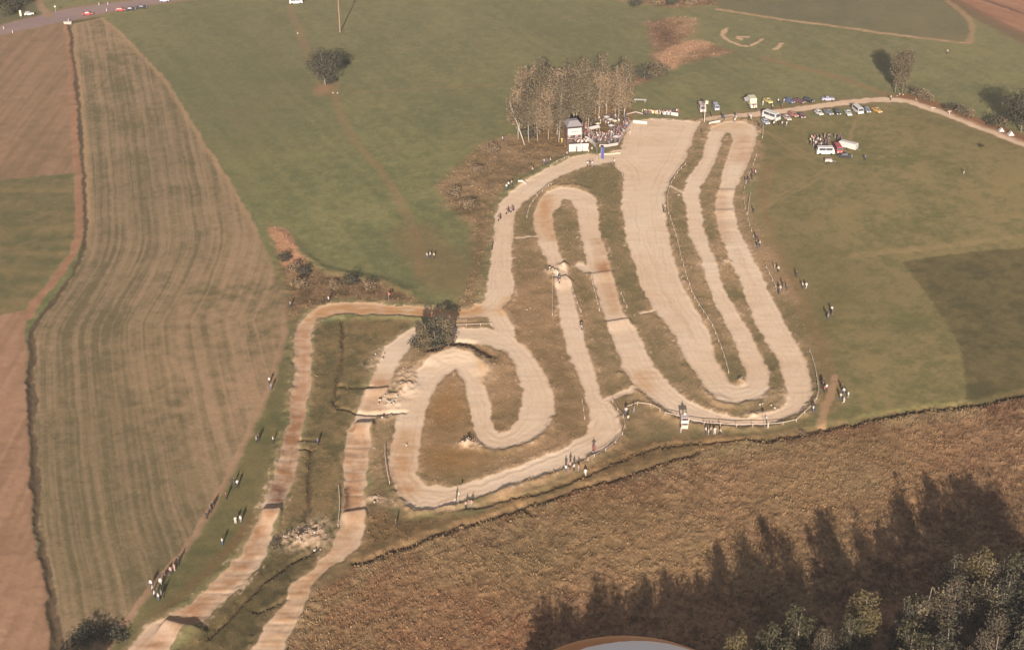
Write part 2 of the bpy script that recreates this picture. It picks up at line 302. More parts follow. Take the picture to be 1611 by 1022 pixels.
BE = [(703,537),(726,539),(763,541),(791,552),(800,557),(812,577),(820,597),(824,617),(821,640),(812,660),(800,675),(786,680),(775,672),(773,657),(773,637),(765,612),(760,600),(768,588),(761,572),(743,557),(711,550),(688,557),(670,567),(655,585),(650,602),(632,618),(620,634),(625,662),(618,687),(610,712),(612,737),(620,762),(625,776),(640,794),(653,802),(688,802),(726,789),(763,778),(800,767),(815,762),(838,752),(888,735),(925,720),(955,707),(973,692),(979,677),(978,665),(970,647),(960,632),(948,629),(943,620),(938,595),(930,567),(923,545),(918,520),(910,504),(905,476),(898,449),(890,426),(884,410),(881,402),(878,386),(873,364),(869,344),(875,329),(888,314),(900,316),(908,329),(913,356),(918,386),(925,416),(940,456),(950,486),(955,506),(963,532),(973,560),(983,587),(1000,607),(1020,625),(1050,650),(1083,662),(1108,666),(1151,669),(1200,670),(1215,666),(1238,661),(1259,650),(1274,634),(1279,617),(1276,594),(1269,571),(1255,545),(1238,512),(1215,468),(1200,438),(1191,416),(1171,381),(1158,346),(1154,314),(1161,291),(1176,261),(1183,240),(1191,220),(1190,202),(1171,192),(1141,191),(1121,200),(1109,225),(1103,253),(1098,260),(1083,278),(1075,306),(1080,344),(1085,371),(1098,396),(1111,441),(1126,481),(1143,509),(1161,550),(1171,577),(1175,592),(1171,605),(1158,608),(1146,603),(1142,590),(1126,562),(1114,522),(1106,505),(1088,476),(1073,446),(1062,416),(1057,391),(1053,364),(1047,336),(1048,306),(1055,284),(1073,256),(1080,240),(1096,205),(1101,192),(1060,189),(1020,187),(992,190),(986,205),(978,235),(960,240),(945,243),(925,242),(893,250),(855,268),(825,286),(800,306),(783,324),(778,344),(776,369),(773,406),(768,451),(761,474),(746,484),(721,490),(670,483),(625,481),(600,478),(550,474),(520,478),(500,483),(485,496),(473,509),(467,524),(462,550),(463,575),(460,617),(454,662),(443,700),(432,737),(426,765),(419,780),(412,796),(407,821),(400,839),(376,871),(351,899),(326,926),(288,956),(260,971),(238,981),(213,1004),(190,1035)]
LB = [(390,1040),(402,1012),(420,981),(445,956),(458,926),(483,901),(508,879),(525,859),(535,836),(540,804),(541,765),(541,732),(544,702),(550,677),(560,660),(563,647),(570,630),(580,607),(590,587),(598,565),(608,545),(625,530),(648,516),(708,516),(703,537),(662,533),(648,541),(643,552),(633,562),(623,582),(613,607),(608,626),(625,622),(650,600),(650,630),(622,655),(600,650),(587,660),(583,682),(578,712),(575,762),(573,781),(575,804),(573,836),(565,859),(540,879),(510,896),(493,916),(483,941),(468,981),(450,1012),(436,1040)]
dT = sdf(AL + BE[::-1], 6)
dT = np.maximum(dT, sdf(LB, 6))
for pts, hw in (([(812,373),(842,372)], .5), ([(1008,493),(1035,488)], .45), ([(950,630),(1003,610)], .8), ([(780,492),(795,524)], 2.2), ([(913,418),(925,425)], 1.4), ([(1050,293),(1085,307)], .35)):
    dT = np.maximum(dT, hw - line(pts, 6, True, 0))
Z_TR = zone('dirt_track')
dust = np.exp(-np.clip(-dT, 0, 9) / 1.1) * (dT < 0) * c01(.6 + .9 * n3 + .4 * n4 + .4 * n2)
paint(.5 * dust, (186, 152, 118))
stones = (dT < 0) * (dT > -1.3) * c01((n4 + .6 * n2 - .48) * 6)
paint(.6 * stones, (212, 184, 156))
trn = c01(.55 + .5 * n1 + .5 * n2 + .35 * n3)
tm = sstep(-.22, .22, dT + .12 * n4)
paint(tm, (221, 191, 160), (235, 212, 186), trn, Z_TR)
lane_n = vnoise(np.clip(dT, 0, 6) * 2.4 + 1.5 * n2, GY * .05 + n1, 61) * .6 + vnoise(np.clip(dT, 0, 6) * 5 + n3, GY * .09, 62) * .4
paint(tm * .38 * c01((lane_n - .55) * 3.5) * (dT < 5.5), (190, 156, 126))
aniso = fbm(GX * .16, GY * 1.1, 1.0, 3, 41)
paint(tm * .25 * c01(aniso * 1.3), (200, 166, 136))
def tint(pts, rr, rgb, k):
    m = np.exp(-(line(pts, rr * 2.2, True) / rr) ** 2) * tm * c01(k * (1 + .7 * n3 + .45 * aniso)); paint(m, rgb)
tint([(745,487),(670,492),(600,486),(530,484),(492,500)], 3.6, (190, 144, 96), .85)
tint([(478,520),(475,600),(465,660)], 3, (184, 142, 108), .8)
tint([(465,655),(455,700),(442,760)], 3.4, (152, 110, 76), .8)
tint([(436,772),(440,784)], 2.2, (104, 68, 48), .95)  # cast shadow behind the jump crest, put into the soil colour
tint([(425,805),(400,860),(350,920),(290,970)], 2.6, (172, 128, 90), .7)
tint([(300,975),(240,1010)], 4, (166, 122, 88), .6)
tint([(560,680),(558,740),(556,790)], 3, (176, 132, 94), .75)
tint([(544,770),(545,800)], .8, (92, 60, 42), .9)  # dark strip: shadow left of the step, painted into the lane
tint([(600,600),(590,640)], 2.6, (188, 146, 108), .7)
tint([(560,810),(520,880),(470,930),(430,1010)], 3, (186, 146, 108), .7)
tint([(637,690),(628,730),(640,770)], 3, (192, 148, 106), .7)
tint([(860,310),(855,340),(870,372)], 2.4, (196, 150, 106), .7)
tint([(950,416),(952,426)], 1.4, (160, 100, 60), .9)
tint([(945,380),(955,440),(968,490)], 2.2, (190, 148, 108), .55)
tint([(1010,590),(1018,610)], 2.4, (194, 150, 106), .6)
tint([(1136,300),(1132,330),(1140,380)], 2, (194, 154, 120), .5)
tint([(1170,215),(1165,250)], 3, (194, 150, 116), .6)
tint([(1130,200),(1165,198)], 2.4, (200, 160, 116), .6)
tint([(760,560),(765,600)], 1.6, (206, 164, 112), .6)
tint([(800,470),(790,492)], 1.6, (208, 158, 96), .6)
# spoil heaps and chalky rubble beside the lanes
for px, py, rx, ry, k in ((612,640,3.5,4,.9), (640,612,3.2,5,.9), (600,560,2,3,.6), (590,575,2.5,2,.6), (640,590,3,3,.7), (745,700,3.2,1.2,.9), (733,698,1,1,1), (470,852,4.5,2.2,.8), (492,838,3.5,3,.7), (500,826,2,2,.6), (880,425,2.2,2.2,.8), (866,428,2,2,.6), (1190,655,3,1.6,.7), (1175,598,1.5,2,.5), (590,785,3,.8,.9), (1145,412,2,1.6,.7), (1075,302,2,.8,.6), (1180,445,2.5,3,.4), (1245,625,3,3,.4), (680,795,8,1.5,.3), (760,590,2,5,.5)):
    m = c01(spot(px, py, rx, ry) * k * (1 + 1.6 * n4 + .8 * n3)); m = m * (dT < 0.3)
    paint(m, (206, 176, 146)); Z += .25 * m
# relief ----------------------------------------------------------
Z += .10 * n1 * 2 + .10 * n2
inr = sstep(-.6, .6, dT)
Z += drm * (.15 * n3 + .17 * n4 + .10 * n2 + .12 * c01(fbm(GX, GY, .9, 3, 72) * 2.2 - .35))
rough = (1 - inr) * (1 - drm)
Z += rough * (.035 * n4 + .05 * n3)
Z -= .10 * inr
edge = np.exp(-((dT + .9) / .8) ** 2)
Z += edge * (.07 + .10 * n3 + .08 * n2) * (1 - .4 * drm)
whoop = c01(spot(330, 940, 16, 14) + spot(440, 980, 12, 14) + .9 * spot(452, 700, 10, 14) + .9 * spot(560, 740, 8, 14) + .25 * spot(1140, 330, 6, 26) + .2 * spot(1180, 420, 8, 30))
Z += inr * (.022 + .07 * whoop) * aniso * 1.2 + inr * whoop * .035 * np.sin(GY * 2.3 + 7 * n2 + 2.5 * n1 + .15 * GX) * c01(.3 + 1.5 * n2 + n3)
# tyre ruts following the edges
Z += inr * .02 * np.sin(dT * 5 + 2 * n2)
def berm(pts, h, w=.9, warp=True):
    d = line(pts, 5, warp); Z[:] += .62 * h * np.exp(-(d / w) ** 2) * (.85 + .5 * n3)
    return d
BERMS = [([(650,806),(690,806),(728,793),(764,782),(802,770),(840,757),(890,740),(927,725),(957,711),(976,695),(983,678),(976,655)], .75),
 ([(1030,636),(1052,655),(1083,667),(1110,671),(1151,673),(1200,674),(1238,665),(1262,652),(1279,636),(1284,616)], .6),
 ([(1112,620),(1132,634),(1158,639),(1180,636),(1204,630),(1216,614)], .5),
 ([(870,656),(862,674),(846,689),(826,700),(800,707),(776,709),(756,702)], .5),
 ([(616,762),(622,778),(638,797),(652,806)], .5),
 ([(606,715),(608,742),(616,764)], .5),
 ([(862,296),(882,291),(906,291),(926,298)], .5),
 ([(1120,196),(1141,187),(1172,187),(1194,199),(1195,222)], .55),
 ([(978,590),(996,611),(1018,629),(1048,653)], .45),
 ([(1205,573),(1217,593),(1215,612)], .35),
 ([(463,524),(458,560),(458,617),(450,662),(439,700),(428,740)], .5),
 ([(497,520),(492,562),(493,607),(484,642)], .35),
 ([(713,504),(680,503),(620,500),(550,497),(525,499)], .45),
 ([(1150,632),(1130,622)], .3),
 ([(890,246),(855,264),(825,282),(798,303)], .4),
 ([(1078,261),(1060,281),(1050,304),(1049,329),(1059,361),(1066,381),(1072,411),(1081,441),(1091,471),(1106,491),(1116,509),(1121,515),(1131,540),(1140,565),(1146,587)], .45)]
for b, h in BERMS: berm(b, h)
Z += .6 * np.exp(-(line([(675,562),(692,553),(712,550),(735,552),(755,560),(770,575)], 10) / 3.6) ** 2)
Z -= 1.0 * np.exp(-(line([(678,551),(692,544),(712,540),(735,541),(755,548),(770,559)], 6) / 1.25) ** 2)  # trough cut behind the crest so that a dark shadow falls there
paint(.85 * (1 - sstep(.8, 1.6, line([(682,550),(692,545),(712,541),(735,542),(755,549),(770,560)], 4))), (112, 86, 62))
Z += .10 * np.exp(-(line([(700,556),(712,553),(740,556),(758,568)], 9) / 3.6) ** 2)
def jump(L_, R_, h, ramp=6.0, back=1.3, over=.0):
    a = np.array(at(*L_, h)); b = np.array(at(*R_, h))
    d = b - a; L = np.hypot(*d); d = d / L; n = np.array([-d[1], d[0]])
    if n[1] < 0: n = -n
    x = GX - a[0]; y = GY - a[1]
    t = x * d[0] + y * d[1]; s = x * n[0] + y * n[1]
    lat = sstep(-over - .5, .3 - over, t) * (1 - sstep(L + over - .3, L + over + .5, t))
    prof = np.where(s < 0, sstep(-ramp, 0.3, s), 1 - sstep(0, back, s))
    Z[:] += .75 * h * prof * lat * (.94 + .12 * n3)
jump((412,796), (441,795), 1.5, 7, 1.2)
jump((558,661), (587,660), 1.2, 6, 1.0)
jump((541,803), (575,798), .8, 5, 1.0)
jump((258,970), (322,988), 1.2, 5, 1.2)
jump((953,504), (990,498), .7, 5, 1.2)
jump((862,412), (890,410), .0001, 5)
jump((868,436), (893,430), 1.1, 6, 1.6)
jump((925,430), (965,424), .5, 5, 1.4)
jump((575,609), (610,607), .8, 4, .8)
jump((1130,299), (1155,298), .4, 4, 2)
jump((1124,331), (1155,330), .35, 4, 2)
for a, b in (((430,700),(472,697)), ((437,680),(475,677)), ((446,660),(480,657)), ((430,730),(468,728)), ((544,720),(580,716)), ((543,740),(578,737)), ((542,760),(577,757)), ((300,950),(340,965)), ((345,905),(375,925)), ((430,965),(470,975)), ((415,990),(455,1000)), ((450,945),(480,955))):
    jump(a, b, .08, 2.6, 1.8)
for px, py, rr, h in ((886,418,1.2,1.3), (620,634,2.5,.6), (640,612,2.5,.7), (735,698,1.0,.7), (872,428,1.3,.8), (470,852,2,.5), (1190,655,1.5,.5), (1163,598,.8,.5)):
    x, y = at(px, py); Z += h * np.exp(-(((GX - x) ** 2 + (GY - y) ** 2) / rr ** 2)) * (.8 + .5 * n4)
Z *= ENV
def hz(x, y):
    i = int(np.clip(np.searchsorted(YR, y) - 1, 0, NY - 2)); fy = (y - YR[i]) / (YR[i + 1] - YR[i])
    u = x / halfw(y); j = (u + 1) / 2 * (NX - 1)
    if j < 0 or j >= NX - 1 or y < Y0 or y > Y1: return 0.0
    k = int(j); fx = j - k
    return float((Z[i, k] * (1 - fx) + Z[i, k + 1] * fx) * (1 - fy) + (Z[i + 1, k] * (1 - fx) + Z[i + 1, k + 1] * fx) * fy)
def hza(x, y):
    i = np.clip(np.searchsorted(YR, y) - 1, 0, NY - 2); k = np.clip(((x / halfw(y)) + 1) / 2 * (NX - 1), 0, NX - 2).astype(int)
    return Z[i, k], COL[i, k], i, k

# ------------------------------------------------------------------ materials
def new_mat(name):
    m = bpy.data.materials.new(name); m.use_nodes = True; n = m.node_tree
    b = n.nodes['Principled BSDF']; return m, n, b
def ground_mat(name, scale, amp, bump, rough=.95):
    m, n, b = new_mat(name)
    at_ = n.nodes.new('ShaderNodeAttribute'); at_.attribute_name = 'soil'
    tc = n.nodes.new('ShaderNodeTexCoord')
    t1 = n.nodes.new('ShaderNodeTexNoise'); t1.inputs['Scale'].default_value = scale; t1.inputs['Detail'].default_value = 5; t1.inputs['Roughness'].default_value = .68
    n.links.new(tc.outputs['Object'], t1.inputs['Vector'])
    mr = n.nodes.new('ShaderNodeMapRange'); mr.inputs[1].default_value = .25; mr.inputs[2].default_value = .75
    mr.inputs[3].default_value = 1 - amp; mr.inputs[4].default_value = 1 + amp
    n.links.new(t1.outputs['Fac'], mr.inputs[0])
    mx = n.nodes.new('ShaderNodeVectorMath'); mx.operation = 'SCALE'
    n.links.new(at_.outputs['Color'], mx.inputs[0]); n.links.new(mr.outputs[0], mx.inputs['Scale'])
    n.links.new(mx.outputs[0], b.inputs['Base Color'])
    bp = n.nodes.new('ShaderNodeBump'); bp.inputs['Strength'].default_value = bump; bp.inputs['Distance'].default_value = .08
    n.links.new(t1.outputs['Fac'], bp.inputs['Height']); n.links.new(bp.outputs[0], b.inputs['Normal'])
    b.inputs['Roughness'].default_value = rough; b.inputs['Specular IOR Level'].default_value = .12
    return m
GM = {'soil': ground_mat('bare_soil', 2.2, .10, .5), 'grass': ground_mat('grass_turf', 2.6, .22, .8), 'dry': ground_mat('dry_grass', 2.0, .30, 1.0), 'asphalt': ground_mat('asphalt', 3, .08, .2, .85)}
MATS = {}
def mat(name, rgb, rough=.6, metal=0.0, var=.10, sc=3.0, spec=.3):
    if name in MATS: return MATS[name]
    m, n, b = new_mat(name)
    t1 = n.nodes.new('ShaderNodeTexNoise'); t1.inputs['Scale'].default_value = sc; t1.inputs['Detail'].default_value = 3
    tc = n.nodes.new('ShaderNodeTexCoord'); n.links.new(tc.outputs['Object'], t1.inputs['Vector'])
    cr = n.nodes.new('ShaderNodeMix'); cr.data_type = 'RGBA'
    c = np.array(rgb, float)
    cr.inputs[6].default_value = tuple(np.clip(c * (1 - var), 0, 1)) + (1,); cr.inputs[7].default_value = tuple(np.clip(c * (1 + var), 0, 1)) + (1,)
    n.links.new(t1.outputs['Fac'], cr.inputs[0]); n.links.new(cr.outputs[2], b.inputs['Base Color'])
    b.inputs['Roughness'].default_value = rough; b.inputs['Metallic'].default_value = metal; b.inputs['Specular IOR Level'].default_value = spec
    MATS[name] = m; return m
def leaf_mat(name, a, b_):
    m, n, b = new_mat(name)
    at_ = n.nodes.new('ShaderNodeAttribute'); at_.attribute_name = 'clump'
    cr = n.nodes.new('ShaderNodeMix'); cr.data_type = 'RGBA'
    cr.inputs[6].default_value = tuple(a) + (1,); cr.inputs[7].default_value = tuple(b_) + (1,)
    n.links.new(at_.outputs['Fac'], cr.inputs[0]); n.links.new(cr.outputs[2], b.inputs['Base Color'])
    b.inputs['Roughness'].default_value = .9; b.inputs['Specular IOR Level'].default_value = .1
    return m

# ------------------------------------------------------------------ object helpers
kids = {}
def mesh_np(name, V, F, nper=3, mats=None, smooth=False, cattr=None, fattr=None):
    V = np.asarray(V, np.float32); F = np.asarray(F, np.int32)
    me = bpy.data.meshes.new(name); me.vertices.add(len(V)); me.vertices.foreach_set('co', V.ravel())
    me.loops.add(F.size); me.loops.foreach_set('vertex_index', F.ravel())
    me.polygons.add(len(F)); me.polygons.foreach_set('loop_start', np.arange(0, F.size, nper, dtype=np.int32))
    if smooth: me.polygons.foreach_set('use_smooth', np.ones(len(F), bool))
    if cattr is not None:
        a = me.color_attributes.new(cattr[0], 'FLOAT_COLOR', 'POINT')
        cc = np.ones((len(V), 4), np.float32); cc[:, :3] = cattr[1]; a.data.foreach_set('color', cc.ravel())
    if fattr is not None:
        a = me.attributes.new(fattr[0], 'FLOAT', 'POINT'); a.data.foreach_set('value', np.asarray(fattr[1], np.float32))
    me.update(calc_edges=True)
    for m in (mats or []): me.materials.append(m)
    return me
def link(name, data, parent=None, loc=(0, 0, 0), rz=0.0):
    o = bpy.data.objects.new(name, data); C.objects.link(o)
    if parent: o.parent = parent; kids.setdefault(parent.name, []).append(o)
    o.location = loc; o.rotation_euler = (0, 0, rz); return o
def tag(o, label, cat, group=None):
    o['label'] = label; o['category'] = cat
    if group: o['group'] = group
    return o
def thing(name, label, cat, loc=(0, 0, 0), rz=0.0, group=None):
    return tag(link(name, None, None, loc, rz), label, cat, group)
class MB:
    def __init__(s): s.v = []; s.f = []
    def add(s, V, F):
        n = len(s.v); s.v += [tuple(map(float, p)) for p in V]; s.f += [tuple(i + n for i in f) for f in F]; return s
    def box(s, x0, x1, y0, y1, z0, z1):
        return s.add([(x0,y0,z0),(x1,y0,z0),(x1,y1,z0),(x0,y1,z0),(x0,y0,z1),(x1,y0,z1),(x1,y1,z1),(x0,y1,z1)],
                     [(3,2,1,0),(4,5,6,7),(0,1,5,4),(1,2,6,5),(2,3,7,6),(3,0,4,7)])
    def frustum(s, b, t, z0, z1):   # b,t = (x0,x1,y0,y1)
        return s.add([(b[0],b[2],z0),(b[1],b[2],z0),(b[1],b[3],z0),(b[0],b[3],z0),(t[0],t[2],z1),(t[1],t[2],z1),(t[1],t[3],z1),(t[0],t[3],z1)],
                     [(3,2,1,0),(4,5,6,7),(0,1,5,4),(1,2,6,5),(2,3,7,6),(3,0,4,7)])
    def tube(s, pts, rad, n=6, cap=True):
        P = [Vector(p) for p in pts]; rings = []; V = []; F = []
        rr = rad if hasattr(rad, '__len__') else [rad] * len(P)
        for i, p in enumerate(P):
            d = (P[min(i + 1, len(P) - 1)] - P[max(i - 1, 0)]).normalized()
            a = d.cross(Vector((0, 0, 1)) if abs(d.z) < .9 else Vector((1, 0, 0))).normalized(); b = d.cross(a)
            for k in range(n):
                t = 2 * math.pi * k / n; V.append(p + (a * math.cos(t) + b * math.sin(t)) * rr[i])
        for i in range(len(P) - 1):
            for k in range(n): F.append((i*n+k, i*n+(k+1)%n, (i+1)*n+(k+1)%n, (i+1)*n+k))
        if cap: F.append(tuple(range(n))[::-1]); F.append(tuple((len(P)-1)*n + k for k in range(n)))
        return s.add(V, F)
    def ring(s, secs, cap=True):   # list of equal-length rings
        n = len(secs[0]); V = [p for q in secs for p in q]; F = []
        for i in range(len(secs) - 1):
            for k in range(n): F.append((i*n+k, i*n+(k+1)%n, (i+1)*n+(k+1)%n, (i+1)*n+k))
        if cap: F.append(tuple(range(n))[::-1]); F.append(tuple((len(secs)-1)*n + k for k in range(n)))
        return s.add(V, F)
    def mesh(s, name, m=None, smooth=False):
        me = bpy.data.meshes.new(name); me.from_pydata(s.v, [], s.f)
        if smooth:
            me.polygons.foreach_set('use_smooth', [True] * len(me.polygons))
        if m: me.materials.append(m)
        me.update(); return me
    def build(s, name, m, parent=None, smooth=False):
        return link(name, s.mesh(name, m, smooth), parent)
def copy_tree(o, loc=None, rz=None, label=None, group=None, sc=None, parent=None):
    c = o.copy(); C.objects.link(c)
    if parent: c.parent = parent; kids.setdefault(parent.name, []).append(c)
    if loc is not None: c.location = loc
    if rz is not None: c.rotation_euler = (0, 0, rz)
    if sc is not None: c.scale = sc if hasattr(sc, '__len__') else (sc, sc, sc)
    if label: c['label'] = label
    if group: c['group'] = group
    for ch in list(kids.get(o.name, [])): copy_tree(ch, parent=c)
    return c
def remat(o, old, new):      # per-object material on shared mesh data
    for q in [o] + [k for c in kids.get(o.name, []) for k in [c] + kids.get(c.name, [])]:
        for sl_ in q.material_slots:
            if sl_.material and sl_.material.name == old: sl_.link = 'OBJECT'; sl_.material = new

# ------------------------------------------------------------------ terrain objects
def obj_mats():
    return {'road': 'asphalt', 'dirt_track': 'soil', 'gravel_path': 'soil', 'footpath': 'soil', 'field_track': 'soil', 'ploughed_field': 'soil',
            'fallow_field': 'soil', 'dry_grass_field': 'dry', 'scrub': 'dry'}
zq = ZONE[:-1, :-1].ravel()
idx = np.arange(NX * NY, dtype=np.int32).reshape(NY, NX)
quads = np.stack([idx[:-1, :-1], idx[:-1, 1:], idx[1:, 1:], idx[1:, :-1]], -1).reshape(-1, 4)
VV = np.stack([GX, GY, Z], -1).reshape(-1, 3); CC = np.clip(COL, .01, .8).reshape(-1, 3)
om = obj_mats()
for zi, zname in enumerate(ZN):
    q = quads[zq == zi]
    if not len(q): continue
    used, inv = np.unique(q, return_inverse=True)
    me = mesh_np(zname, VV[used], inv.reshape(-1, 4), 4, [GM[om.get(zname, 'grass')]], True, ('soil', CC[used]))
    o = link(zname, me); o['kind'] = 'structure'
# country beyond the detailed ground, out to the horizon
BIG = 7000.0
yr = YR
L = [(-halfw(Y0), Y0, 0), (halfw(Y0), Y0, 0), (halfw(Y1), Y1, 0), (-halfw(Y1), Y1, 0)]
O = [(-BIG, -BIG, 0), (BIG, -BIG, 0), (BIG, BIG, 0), (-BIG, BIG, 0)]
me = bpy.data.meshes.new('ground'); me.from_pydata(L + O, [], [(4,5,1,0),(5,6,2,1),(6,7,3,2),(7,4,0,3)])
m, n, b = new_mat('far_country')
tc = n.nodes.new('ShaderNodeTexCoord'); vo = n.nodes.new('ShaderNodeTexVoronoi'); vo.inputs['Scale'].default_value = .006
nz_ = n.nodes.new('ShaderNodeTexNoise'); nz_.inputs['Scale'].default_value = .08; nz_.inputs['Detail'].default_value = 8
cr = n.nodes.new('ShaderNodeValToRGB'); sepc = n.nodes.new('ShaderNodeSeparateColor')
cr.color_ramp.interpolation = 'CONSTANT'
els = [(0, (114, 108, 74)), (.35, (126, 114, 78)), (.6, (150, 122, 86)), (.8, (98, 92, 60))]
cr.color_ramp.elements[0].color = tuple(alb(els[0][1])) + (1,); cr.color_ramp.elements[1].position = els[1][0]; cr.color_ramp.elements[1].color = tuple(alb(els[1][1])) + (1,)
for p_, c_ in els[2:]:
    e = cr.color_ramp.elements.new(p_); e.color = tuple(alb(c_)) + (1,)
mr = n.nodes.new('ShaderNodeMapRange'); mr.inputs[3].default_value = .75; mr.inputs[4].default_value = 1.25
sc_ = n.nodes.new('ShaderNodeVectorMath'); sc_.operation = 'SCALE'
n.links.new(tc.outputs['Object'], vo.inputs['Vector']); n.links.new(tc.outputs['Object'], nz_.inputs['Vector'])
n.links.new(vo.outputs['Color'], sepc.inputs[0]); n.links.new(sepc.outputs[0], cr.inputs[0]); n.links.new(nz_.outputs[0], mr.inputs[0])
n.links.new(cr.outputs[0], sc_.inputs[0]); n.links.new(mr.outputs[0], sc_.inputs['Scale']); n.links.new(sc_.outputs[0], b.inputs['Base Color'])
b.inputs['Roughness'].default_value = .95; b.inputs['Specular IOR Level'].default_value = .1
me.materials.append(m); g = link('ground', me); g['kind'] = 'structure'
def gp(px, py, dz=0.0):
    x, y = at(px, py); return (x, y, hz(x, y) + dz)
rnd = random.Random(5)

# ------------------------------------------------------------------ trees and bushes
BARK = {'birch': mat('birch_bark', (.30, .26, .21), .9), 'grey': mat('grey_bark', (.16, .13, .10), .95)}
def make_crown(seed, H, Wd, z0, n, leaf, shape='oval', clumps=26, cs=.16, dens=.6):
    r = np.random.RandomState(seed); V = []; cl = []
    cen = []
    while len(cen) < clumps:
        p = r.uniform(-1, 1, 3)
        if shape == 'spire': rad = .25 + .75 * (1 - (p[2] + 1) / 2) ** .8
        elif shape == 'fan': rad = .35 + .65 * min(1, (p[2] + 1.15) / 1.2)
        elif shape == 'column': rad = math.sqrt(max(0, 1 - abs(p[2]) ** 3)) * (.75 + .25 * math.sin(3 * p[2] + seed))
        else: rad = math.sqrt(max(0, 1 - p[2] ** 2))
        q = math.hypot(p[0], p[1])
        if q > rad or (q < rad * .35 and r.rand() > .35): continue
        cen.append((p[0] * Wd / 2 * .86, p[1] * Wd / 2 * .86, z0 + (p[2] + 1) / 2 * (H - z0) * .95))
    cen = np.array(cen); k = r.randint(0, clumps, n)
    S = np.array([Wd * cs, Wd * cs, (H - z0) * cs * .62])
    g = r.normal(0, 1, (n, 3)); g /= np.maximum(1, np.linalg.norm(g, axis=1) / 1.7)[:, None]
    c = cen[k] + g * S * (.7 + .6 * r.rand(clumps))[k][:, None]
    a = r.normal(0, 1, (n, 3)); a /= np.linalg.norm(a, axis=1)[:, None]
    b = np.cross(a, r.normal(0, 1, (n, 3))); b /= np.linalg.norm(b, axis=1)[:, None]
    s = leaf * (.6 + .8 * r.rand(n))[:, None]
    V = np.stack([c - a * s * .6 - b * s * .4, c + a * s * .7 - b * s * .2, c + b * s * .75], 1).reshape(-1, 3)
    F = np.arange(n * 3).reshape(-1, 3)
    tone = np.clip((r.rand(clumps)[k] * .75 + .25 * r.rand(n)), 0, 1)
    return V, F, np.repeat(tone, 3), cen
def make_tree(name, label, cat, seed, H, Wd, z0, n, leaf, lmat, bmat, shape='oval', clumps=26, cs=.16, tr=.16, limbs=12, lean=(0, 0)):
    t = thing(name, label, cat)
    V, F, tone, cen = make_crown(seed, H, Wd, z0, n, leaf, shape, clumps, cs)
    lx = (V[:, 2] / H); V[:, 0] += lean[0] * lx; V[:, 1] += lean[1] * lx
    r = random.Random(seed); mb = MB()
    pts = [(0, 0, -.4)]
    for i in range(1, 6):
        f = i / 5; pts.append((lean[0] * f + r.uniform(-.12, .12) * H / 12, lean[1] * f + r.uniform(-.12, .12) * H / 12, H * .93 * f))
    mb.tube(pts, [tr * (1 - .82 * i / 5) for i in range(6)], 6)
    for q in sorted(range(len(cen)), key=lambda _: r.random())[:limbs]:
        c = cen[q]; zb = max(z0 * .5, min(c[2] * .72, H * .8)); f = zb / (H * .93)
        bx, by = lean[0] * f, lean[1] * f; l = c[2] / H
        mb.tube([(bx, by, zb), ((bx + c[0] + lean[0] * l) / 2, (by + c[1] + lean[1] * l) / 2, (zb + c[2]) / 2 - .15), (c[0] + lean[0] * l, c[1] + lean[1] * l, c[2])], [tr * .42, tr * .3, tr * .12], 4)
    mb.build('trunk', bmat, t, True)
    link('crown', mesh_np('crown', V, F, 3, [lmat], False, None, ('clump', tone)), t)
    return t
LM = {'fbrown': leaf_mat('dull_brown_leaves', (.034, .027, .018), (.075, .058, .038)), 'brown': leaf_mat('autumn_brown_leaves', (.085, .06, .036), (.19, .135, .082)),
      'olive': leaf_mat('olive_leaves', (.050, .040, .024), (.118, .092, .055)),
      'dark': leaf_mat('dark_leaves', (.026, .025, .017), (.062, .055, .035)),
      'gold': leaf_mat('golden_leaves', (.048, .038, .018), (.115, .085, .038)),
      'green': leaf_mat('green_leaves', (.026, .024, .013), (.056, .048, .025))}
def place(proto, first, loc, rz, label, group=None, sc=1.0, used=set()):
    if proto.name not in used:
        used.add(proto.name); o = proto; o.location = loc; o.rotation_euler = (0, 0, rz); o.scale = (sc,) * 3 if not hasattr(sc, '__len__') else sc
        o['label'] = label
        if group: o['group'] = group
        elif 'group' in o: del o['group']
        return o
    o = copy_tree(proto, loc, rz, label, group, sc)
    if not group and 'group' in o: del o['group']
    return o
def pl(proto, px, py, label, group=None, sc=1.0, rz=None, dz=0):
    return place(proto, None, gp(px, py, dz), rnd.uniform(0, 6.28) if rz is None else rz, label, group, sc)
# birch grove behind the tower
birches = [make_tree('birch_tree', 'x', 'tree', 100 + i, 15.5 + (i % 3), 4.9 + .5 * (i % 2), 4.2, 2600, .32, LM[['brown', 'brown', 'olive', 'brown', 'olive']][0] if False else LM[['brown', 'brown', 'olive', 'brown', 'olive'][i]], BARK['birch'], 'oval', 34, .17, .13, 16, (rnd.uniform(-.8, .8), rnd.uniform(-.6, .6))) for i in range(5)]
lean_b = make_tree('birch_tree', 'x', 'tree', 131, 15, 4.6, 6, 600, .3, LM['olive'], BARK['birch'], 'oval', 16, .15, .2, 9, (-4.6, 0))
pl(lean_b, 826, 228, 'pale birch leaning to the left at the left end of the grove', sc=.95, rz=0)
grove = []
tries = 0
while len(grove) < 58 and tries < 4000:
    tries += 1
    px = rnd.uniform(815, 985); lo = 226 if px < 880 else 226 - (px - 880) * .36
    py = rnd.uniform(168 + max(0, (850 - px)) * .55, lo - 2)
    if py > lo - 2: continue
    x, y = at(px, py)
    if any((x - a) ** 2 + (y - b) ** 2 < 7 for a, b, _, _ in grove): continue
    if 880 < px < 922 and py > 205: continue
    if px > 925 and py > 190: continue
    grove.append((x, y, px, py))
